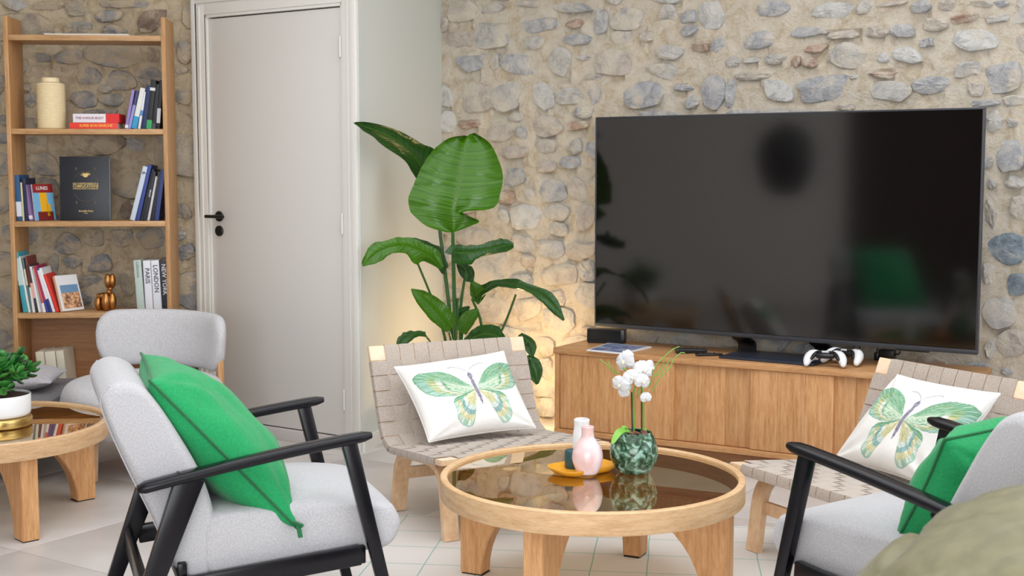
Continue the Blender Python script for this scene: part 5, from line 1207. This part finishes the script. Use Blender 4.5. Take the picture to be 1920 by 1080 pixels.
leaf(pl, [(988, 666, 5.8), (998, 680, 5.76), (1006, 698, 5.74), (1008, 720, 5.74)], [(984, 670, 5.8), (986, 690, 5.76), (992, 708, 5.74), (1006, 722, 5.74)], [(994, 664, 5.8), (1010, 674, 5.78), (1018, 696, 5.76), (1010, 720, 5.74)], leaf_dark, .008, 11)
leaf(pl, [(862, 625, 5.95), (872, 605, 5.93), (884, 588, 5.92), (896, 580, 5.92)], [(856, 615, 5.95), (860, 598, 5.94), (872, 584, 5.93), (894, 578, 5.92)], [(874, 628, 5.93), (888, 608, 5.91), (897, 592, 5.9), (898, 580, 5.92)], leaf_bright, .008, 12)
leaf(pl, [(858, 600, 5.97), (862, 590, 5.96), (868, 580, 5.95), (880, 575, 5.95)], [(852, 600, 5.97), (856, 586, 5.96), (864, 577, 5.96), (880, 573, 5.95)], [(866, 604, 5.96), (872, 592, 5.95), (878, 583, 5.95), (882, 576, 5.95)], leaf_dark, .006, 12)
# warm corner lamp behind the chair
lp = at(948, 668, 6.52); lamp = thing('floor_lamp', 'small glowing warm lamp on the floor behind the tall plant', 'lamp', (lp.x, lp.y, 0))
glow = mat('warm_lamp_glass', srgb(255, 214, 150), .4); pn = glow.node_tree.nodes['Principled BSDF']; pn.inputs['Emission Color'].default_value = srgb(255, 200, 120); pn.inputs['Emission Strength'].default_value = 6
b = MB(); b.lathe([(0, 0), (.07, 0), (.07, .012), (.012, .018), (.012, .30), (0, .30)], 28, cap=False); b.build('base', black_metal, lamp)
b = MB(); b.ell((0, 0, .335), (.045, .045, .045), nu=24, nv=14); b.build('bulb', glow, lamp, smooth=80)
l = bpy.data.lights.new('lamp_light', 'POINT'); l.energy = 9; l.color = (1, .72, .38); l.shadow_soft_size = .05
lo = bpy.data.objects.new('lamp_light', l); C.objects.link(lo); lo.location = (lp.x + .02, lp.y - .0, .42); 
l2 = bpy.data.lights.new('lamp_light_low', 'POINT'); l2.energy = 2.5; l2.color = (1, .72, .38); l2.shadow_soft_size = .04
lo2 = bpy.data.objects.new('lamp_light_low', l2); C.objects.link(lo2); lo2.location = (lp.x + .16, lp.y + .10, .16)

# ------------------------------------------------------------------ centre table: tray, vases, candle, orchid
tp = atz(1092, 886, GZ); tray = thing('tray', 'mustard yellow rounded tray on the glass table', 'tray', (tp.x, tp.y + .01, GZ + .0005), R(34))
def rrect(a, b_, r_, z, n=8):
    P = []
    for cx, cy, a0 in ((a - r_, b_ - r_, 0), (-a + r_, b_ - r_, 90), (-a + r_, -b_ + r_, 180), (a - r_, -b_ + r_, 270)):
        for i in range(n + 1): t_ = R(a0 + 90 * i / n); P.append(Vector((cx + r_ * math.cos(t_), cy + r_ * math.sin(t_), z)))
    return P
def loops(L, close0=True, close1=True):
    k = len(L[0]); v = [p for l_ in L for p in l_]; f = []
    for j in range(len(L) - 1):
        for i in range(k): f.append((j * k + i, j * k + (i + 1) % k, (j + 1) * k + (i + 1) % k, (j + 1) * k + i))
    if close0: f.append(tuple(range(k - 1, -1, -1)))
    if close1: f.append(tuple((len(L) - 1) * k + i for i in range(k)))
    return v, f
a_, b__ = .112, .075
b = MB(); b.add(*loops([rrect(a_ - .03, b__ - .026, .04, .0), rrect(a_ - .018, b__ - .014, .048, .004), rrect(a_ - .002, b__ - .001, .056, .018), rrect(a_, b__, .057, .022), rrect(a_ - .004, b__ - .004, .054, .0225), rrect(a_ - .022, b__ - .018, .045, .010), rrect(a_ - .034, b__ - .03, .038, .0065)]))
b.build('tray_body', yellow_glaze, tray, smooth=60)
def vase(name, px, py, z, prof, m, lab, cat, dy=0):
    p = atz(px, py, z); t = thing(name, lab, cat, (p.x, p.y + dy, z)); pp = [(max(q.x, 0), q.z) for q in smooth_pts([(r_, 0, h_) for r_, h_ in prof], 4)]
    b = MB(); b.lathe(pp, 40, cap=False); b.build('body', m, t, smooth=60); return t
ZT = GZ + .0072
vase('vase', 1103, 894, ZT, [(0, 0), (.026, .0), (.036, .009), (.0475, .040), (.0485, .062), (.041, .090), (.026, .110), (.0205, .120), (.0195, .138), (.0205, .149), (.0185, .151), (.0165, .138), (.017, .116), (0, .110)], pink_glaze, 'pale pink bottle vase with peach foot on the mustard tray', 'vase', .045)
pv = [o for o in bpy.data.objects if o.name.startswith('vase')][-1]
t = thing('vase', 'white slim vase half hidden behind the pink one', 'vase', (.236, 4.36, GZ + .0005)); pp = [(max(q.x, 0), q.z) for q in smooth_pts([(0, 0, 0), (.024, 0, 0), (.030, 0, .015), (.031, 0, .06), (.026, 0, .100), (.0265, 0, .122), (.0245, 0, .124), (.022, 0, .118), (.022, 0, .03), (0, 0, .02)], 4)]
b = MB(); b.lathe(pp, 36, cap=False); b.build('body', white_cer, t, smooth=60)
p = atz(1078, 884, ZT); t = thing('candle', 'dark teal pillar candle beside the pink vase on the tray', 'candle', (p.x - .003, p.y + .055, ZT))
b = MB(); b.lathe([(0, 0), (.0265, 0), (.0275, .002), (.0275, .055), (.025, .058), (0, .056)], 32, cap=False); b.build('wax', wax, t, smooth=40)
b = MB(); b.tube([(0, 0, .054), (.001, 0, .066)], .0012, 6); b.build('wick', black_plastic, t)
# orchid
OP = atz(1191, 893, GZ); OP = Vector((OP.x, OP.y + .052, GZ + .0005)); orc = thing('orchid', 'white orchid in a glossy mottled green round pot on the glass table', 'potted orchid', OP)
pp = [(max(q.x, 0), q.z) for q in smooth_pts([(0, 0, 0), (.040, 0, 0), (.058, 0, .014), (.074, 0, .045), (.0765, 0, .075), (.068, 0, .108), (.058, 0, .126), (.056, 0, .132), (.052, 0, .131), (.053, 0, .120), (0, 0, .116)], 4)]
b = MB(); b.lathe(pp, 48, cap=False)
for i, q in enumerate(b.v):
    rr_ = math.hypot(q.x, q.y)
    if rr_ > .05: an = math.atan2(q.y, q.x); k_ = 1 + .012 * math.sin(an * 9) * math.sin(q.z * 90); b.v[i] = Vector((q.x * k_, q.y * k_, q.z))
b.build('pot', green_glaze, orc, smooth=60)
b = MB(); rnd = random.Random(3)
for i in range(46):
    a = rnd.uniform(0, 6.28); r_ = rnd.uniform(0, .046); M_ = Matrix.Rotation(rnd.uniform(0, 3), 3, Vector((rnd.random(), rnd.random(), rnd.random() + .1)).normalized())
    b.ell((r_ * math.cos(a), r_ * math.sin(a), .122 + rnd.uniform(0, .010)), (.010, .005, .004), M_, 6, 4)
o = b.build('bark_chips', bark_m, orc, smooth=0); o['kind'] = 'stuff'
YO = OP.y
green_st = mat('orchid_stem', srgb(110, 160, 62), .5); dark_st = mat('orchid_stake', srgb(38, 44, 30), .5); green_lf = mat('orchid_leaf', srgb(120, 176, 66), .35); petal_m = mat('orchid_petal', srgb(208, 208, 211), .6); petal_m.node_tree.nodes['Principled BSDF'].inputs['Subsurface Weight'].default_value = .0; lip_m = mat('orchid_lip', srgb(226, 216, 190), .5)
def ost(pts, r_, m, name): P = interp([at(px, py, YO + dy) for px, py, dy in pts], 6); P = [q - OP for q in P]; b = MB(); b.tube(P, r_, 7); return b.build(name, m, orc, smooth=80)
ost([(1186, 822, 0), (1185, 780, 0), (1184, 735, 0)], .0026, dark_st, 'stake'); ost([(1203, 822, .01), (1203, 780, .01), (1203, 722, .01)], .0026, dark_st, 'stake')
ost([(1188, 822, .005), (1189, 780, .004), (1187, 740, .0), (1192, 718, -.01), (1180, 700, -.02), (1168, 690, -.02)], .0028, green_st, 'stem'); ost([(1206, 822, .01), (1207, 780, .012), (1204, 735, .0), (1205, 705, -.01), (1215, 695, -.01)], .0028, green_st, 'stem')
ost([(1195, 745, -.01), (1197, 735, -.02), (1200, 728, -.01)], .002, green_st, 'stem')
for pts in ([(1216, 728, 0), (1226, 705, 0), (1240, 690, .01), (1246, 672, .01)], [(1222, 735, 0), (1238, 708, 0), (1256, 690, .0), (1262, 676, .01), (1276, 662, .02), (1284, 662, .03)], [(1222, 702, 0), (1232, 682, 0), (1246, 668, .01), (1262, 655, .02), (1274, 650, .02)], [(1166, 700, 0), (1150, 698, 0), (1138, 684, .0), (1124, 674, .01)], [(1158, 700, 0), (1146, 688, 0), (1140, 678, .01)], [(1224, 706, 0), (1240, 700, 0), (1250, 684, 0), (1257, 672, 0)]):
    ost(pts, .0016, green_st, 'tendril')
def oleaf(pts, w_):
    P = interp([at(px, py, YO + dy) - OP for px, py, dy in pts], 6); k = len(P); b = MB(); v = []; f = []
    for i, q in enumerate(P):
        t_ = i / (k - 1); ww = w_ * math.sin(math.pi * (t_ * .9 + .06)) ** .6
        d = (P[min(i + 1, k - 1)] - P[max(i - 1, 0)]).normalized(); sd = d.cross(Vector((0, -.6, .8))).normalized(); up = sd.cross(d)
        for s_ in (-1, -.5, 0, .5, 1): v.append(q + sd * s_ * ww + up * (abs(s_) * .3 * ww))
        for s_ in (1, .5, 0, -.5, -1): v.append(q + sd * s_ * ww * .98 + up * (abs(s_) * .3 * ww - .002))
    for i in range(k - 1):
        for j in range(10): f.append((i * 10 + j, i * 10 + (j + 1) % 10, (i + 1) * 10 + (j + 1) % 10, (i + 1) * 10 + j))
    f.append(tuple(range(10))); f.append(tuple((k - 1) * 10 + j for j in range(10))); b.add(v, f); return b.build('leaf', green_lf, orc, smooth=80)
oleaf([(1184, 812, 0), (1172, 808, -.02), (1160, 812, -.05), (1148, 832, -.07)], .013); oleaf([(1204, 814, .01), (1208, 806, .02), (1214, 812, .03)], .009); oleaf([(1180, 815, 0), (1170, 803, -.01), (1176, 802, .0)], .009)
def flower(px, py, dy, size, face, roll=0, n_side=1.0):
    size *= 1.16; c = at(px, py, YO + dy) - OP; fd = Vector(face).normalized(); q = fd.to_track_quat('Z', 'Y').to_matrix() @ Matrix.Rotation(R(roll), 3, 'Z')
    b = MB()
    for ang, L, wd, z0 in ((90, .62, .30, -.02), (210, .62, .28, -.02), (330, .62, .28, -.02), (18, .66, .50 * n_side, .02), (162, .66, .50 * n_side, .02)):
        a = R(ang); d = Vector((math.cos(a), math.sin(a), 0)); sd = Vector((-d.y, d.x, 0)); N_, M2 = 6, 4; base = len(b.v); v = []
        for i in range(N_ + 1):
            t_ = i / N_; w_ = wd * math.sin(math.pi * (.10 + .86 * t_)) ** .7
            for j in range(-M2, M2 + 1): s_ = j / M2; v.append((d * L * t_ + sd * s_ * w_ + Vector((0, 0, z0 + .22 * t_ - .34 * t_ * t_ - .22 * s_ * s_ * w_ / .5 + .05 * math.sin(s_ * 5 + ang) * t_))) * size)
        f = [(i * 9 + j, i * 9 + j + 1, i * 9 + j + 10, i * 9 + j + 9) for i in range(N_) for j in range(8)]
        b.add([q @ x + c for x in v], f)
    o = b.build('flower', petal_m, orc, smooth=80)
    b = MB(); b.ell(c + q @ Vector((0, -.06, .09)) * size, (.10 * size, .14 * size, .10 * size), q, 10, 6); b.build('lip', lip_m, o, smooth=80)
flower(1170, 678, -.015, .048, (-.8, -.8, .1), 20); flower(1162, 722, -.04, .040, (-.5, -.9, -.1), -20); flower(1207, 694, -.02, .046, (.35, -.9, .25), 10); flower(1184, 708, -.045, .036, (.1, -1, .1), 30)
flower(1206, 716, -.035, .038, (.5, -.9, 0), -15); flower(1212, 746, -.02, .026, (.3, -1, .1), 0); flower(1222, 690, -.0, .036, (.8, -.6, .2), 40); flower(1182, 668, .01, .034, (.5, -.7, .6), 60); flower(1174, 732, -.03, .034, (.2, -1, -.2), 75)
# ------------------------------------------------------------------ left table: bowl with succulent
SB = Vector((-1.955, 4.915, GZ2 + .0005)); suc = thing('succulent', 'bushy green succulent in a low white bowl on the glass table at left', 'potted succulent', SB + Vector((0, 0, .040)))
gs = thing('plant_stand', 'round brass dish under the white succulent bowl', 'dish', SB)
b = MB(); b.lathe([(0, 0), (.112, 0), (.119, .004), (.121, .010), (.121, .030), (.119, .034), (.112, .038), (0, .038)], 56, cap=False); b.build('dish_body', gold, gs, smooth=40)
b = MB(); b.lathe([(0, 0), (.106, 0), (.114, .006), (.1165, .016), (.1175, .080), (.1160, .082), (.1135, .080), (.1135, .070), (0, .070)], 64, cap=False); b.build('bowl', white_cer, suc, smooth=40)
b = MB(); b.lathe([(0, .066), (.113, .066), (.112, .0735), (0, .077)], 40, cap=False); b.build('soil', soil, suc)
trunk = mat('succulent_bark', srgb(110, 104, 66), .8); sl = [mat('succulent_leaf', srgb(46, 118, 44), .3), mat('succulent_leaf_light', srgb(74, 146, 62), .3), mat('succulent_leaf_dark', srgb(28, 84, 36), .35)]
b = MB(); b.tube(smooth_pts([(.0, 0, .07), (.004, -.004, .10), (0, 0, .14), (-.005, 0, .18)], 4), [.017, .016, .015, .014, .014, .013, .013, .012, .012, .011, .010, .010, .010][:13], 10); b.build('trunk', trunk, suc, smooth=80)
rnd = random.Random(12)
lm = []
for m_ in sl:
    b = MB(); b.ell((0, 0, .0), (.0125, .0035, .019), nu=10, nv=7)
    b.v = [Vector((q.x * (1 + .4 * q.z / .019), q.y + .25 * q.z * q.z / .019, q.z + .016)) for q in b.v]; me = mesh('leaf', b.v, b.f); me.materials.append(m_)
    for p_ in me.polygons: p_.use_smooth = True
    lm.append(me)
for i in range(30):
    el = rnd.uniform(-.35, 1.25); az = i * 2.4 + rnd.uniform(-.3, .3); L = rnd.uniform(.07, .145); d = Vector((math.cos(az) * math.cos(el), math.sin(az) * math.cos(el), math.sin(el) * .9 + .12))
    base = Vector((0, 0, rnd.uniform(.115, .16))); tipp = base + d * L
    b = MB(); b.tube([base, base.lerp(tipp, .5) + Vector((0, 0, .006)), tipp], [.0055, .0045, .0035], 6); b.build('branch', trunk, suc, smooth=80)
    for k in range(9):
        q = .45 + .6 * k / 8; c_ = base + d * L * q; a = k * 2.0 + rnd.random(); sp_ = max(.15, 1.15 - .9 * (k / 8))
        sd = d.orthogonal().normalized(); bd = d.cross(sd); dv = (d * (1 - sp_ * .6) + (sd * math.cos(a) + bd * math.sin(a)) * sp_ + Vector((0, 0, .15))).normalized()
        o = bpy.data.objects.new('leaf', rnd.choices(lm, (5, 3, 3))[0]); C.objects.link(o); o.parent = suc; o.location = c_
        o.rotation_euler = (dv.to_track_quat('Z', 'Y').to_matrix() @ Matrix.Rotation(rnd.uniform(-.6, .6), 3, 'Z')).to_euler(); s_ = rnd.uniform(1.05, 1.55); o.scale = (s_, s_, s_)
# ------------------------------------------------------------------ olive cushion in the foreground, on the arm of a seat
def olive_bag():
    Yb = 2.05
    base = at(1935, 1290, Yb)
    t = thing('bean_bag', 'crumpled olive green padded seat in the right foreground, cropped by the frame', 'bean bag', (base.x + .25, Yb, 0))
    O_ = t.location; N1, N2 = 150, 84; v = []; f = []
    top = at(1935, 925, Yb).z
    for j in range(N2 + 1):
        q = j / N2
        for i in range(N1):
            a = 2 * math.pi * i / N1; e = math.pi * (q - .0)
            rr_ = math.sin(min(e, math.pi * .97)) ** .72; z = math.cos(e)
            x = .62 * rr_ * math.cos(a); y = .48 * rr_ * math.sin(a); zz = top * .5 + z * top * .5
            n_ = noise.noise(Vector((x * 2.2, y * 2.2, zz * 2.2 + 3)))
            cr = abs(noise.noise(Vector((x * 3.1 + 5, y * 3.1, zz * 3.1)))) ; cr2 = abs(noise.noise(Vector((x * 6.5 + 9, y * 6.5, zz * 6.5 + 2))))
            wv = noise.noise(Vector((x * 2.2, y * 2.2, zz * 2.2))); ph = zz * 13 + x * 3.2 + wv * 5.5; st_ = math.exp(-((math.sin(ph) + 1) / .10) ** 1.0); br = max(0, noise.noise(Vector((x * 2.5 + 4, y * 2.5, zz * 2.5))) + .25)
            k_ = 1 + .035 * n_ - .055 * st_ * min(1, br * 4) - .012 * max(0, .15 - cr2) / .15
            v.append(Vector((x * k_, y * k_, max(0, zz * (1 + (k_ - 1) * .8)))))
    for j in range(N2):
        for i in range(N1): f.append((j * N1 + i, (j + 1) * N1 + i, (j + 1) * N1 + (i + 1) % N1, j * N1 + (i + 1) % N1))
    b = MB(); b.add(v, f); b.build('cover', olive, t, smooth=80)
    P = []
    for i in range(30): 
        q = i / 29; a = R(200 + 30 * q); 
    return t
bag = olive_bag()
# ------------------------------------------------------------------ pendant in the room beside the frame (mirrored by the television)
al = thing('pendant_lamp', 'black egg-shaped pendant lamp, seen only as a dark oval mirrored in the television', 'lamp', (-2.80, 3.12, 1.12))
b = MB(); b.lathe([(max(q.x, 0), q.z) for q in smooth_pts([(0, 0, 0), (.12, 0, .03), (.205, 0, .16), (.235, 0, .33), (.20, 0, .48), (.10, 0, .57), (0, 0, .60)], 4)], 40, cap=False); b.build('shade', black_metal, al, smooth=60)
b = MB(); b.tube([(0, 0, .59), (0, 0, CEIL - 1.12)], .004, 8); b.build('cord', black_plastic, al)
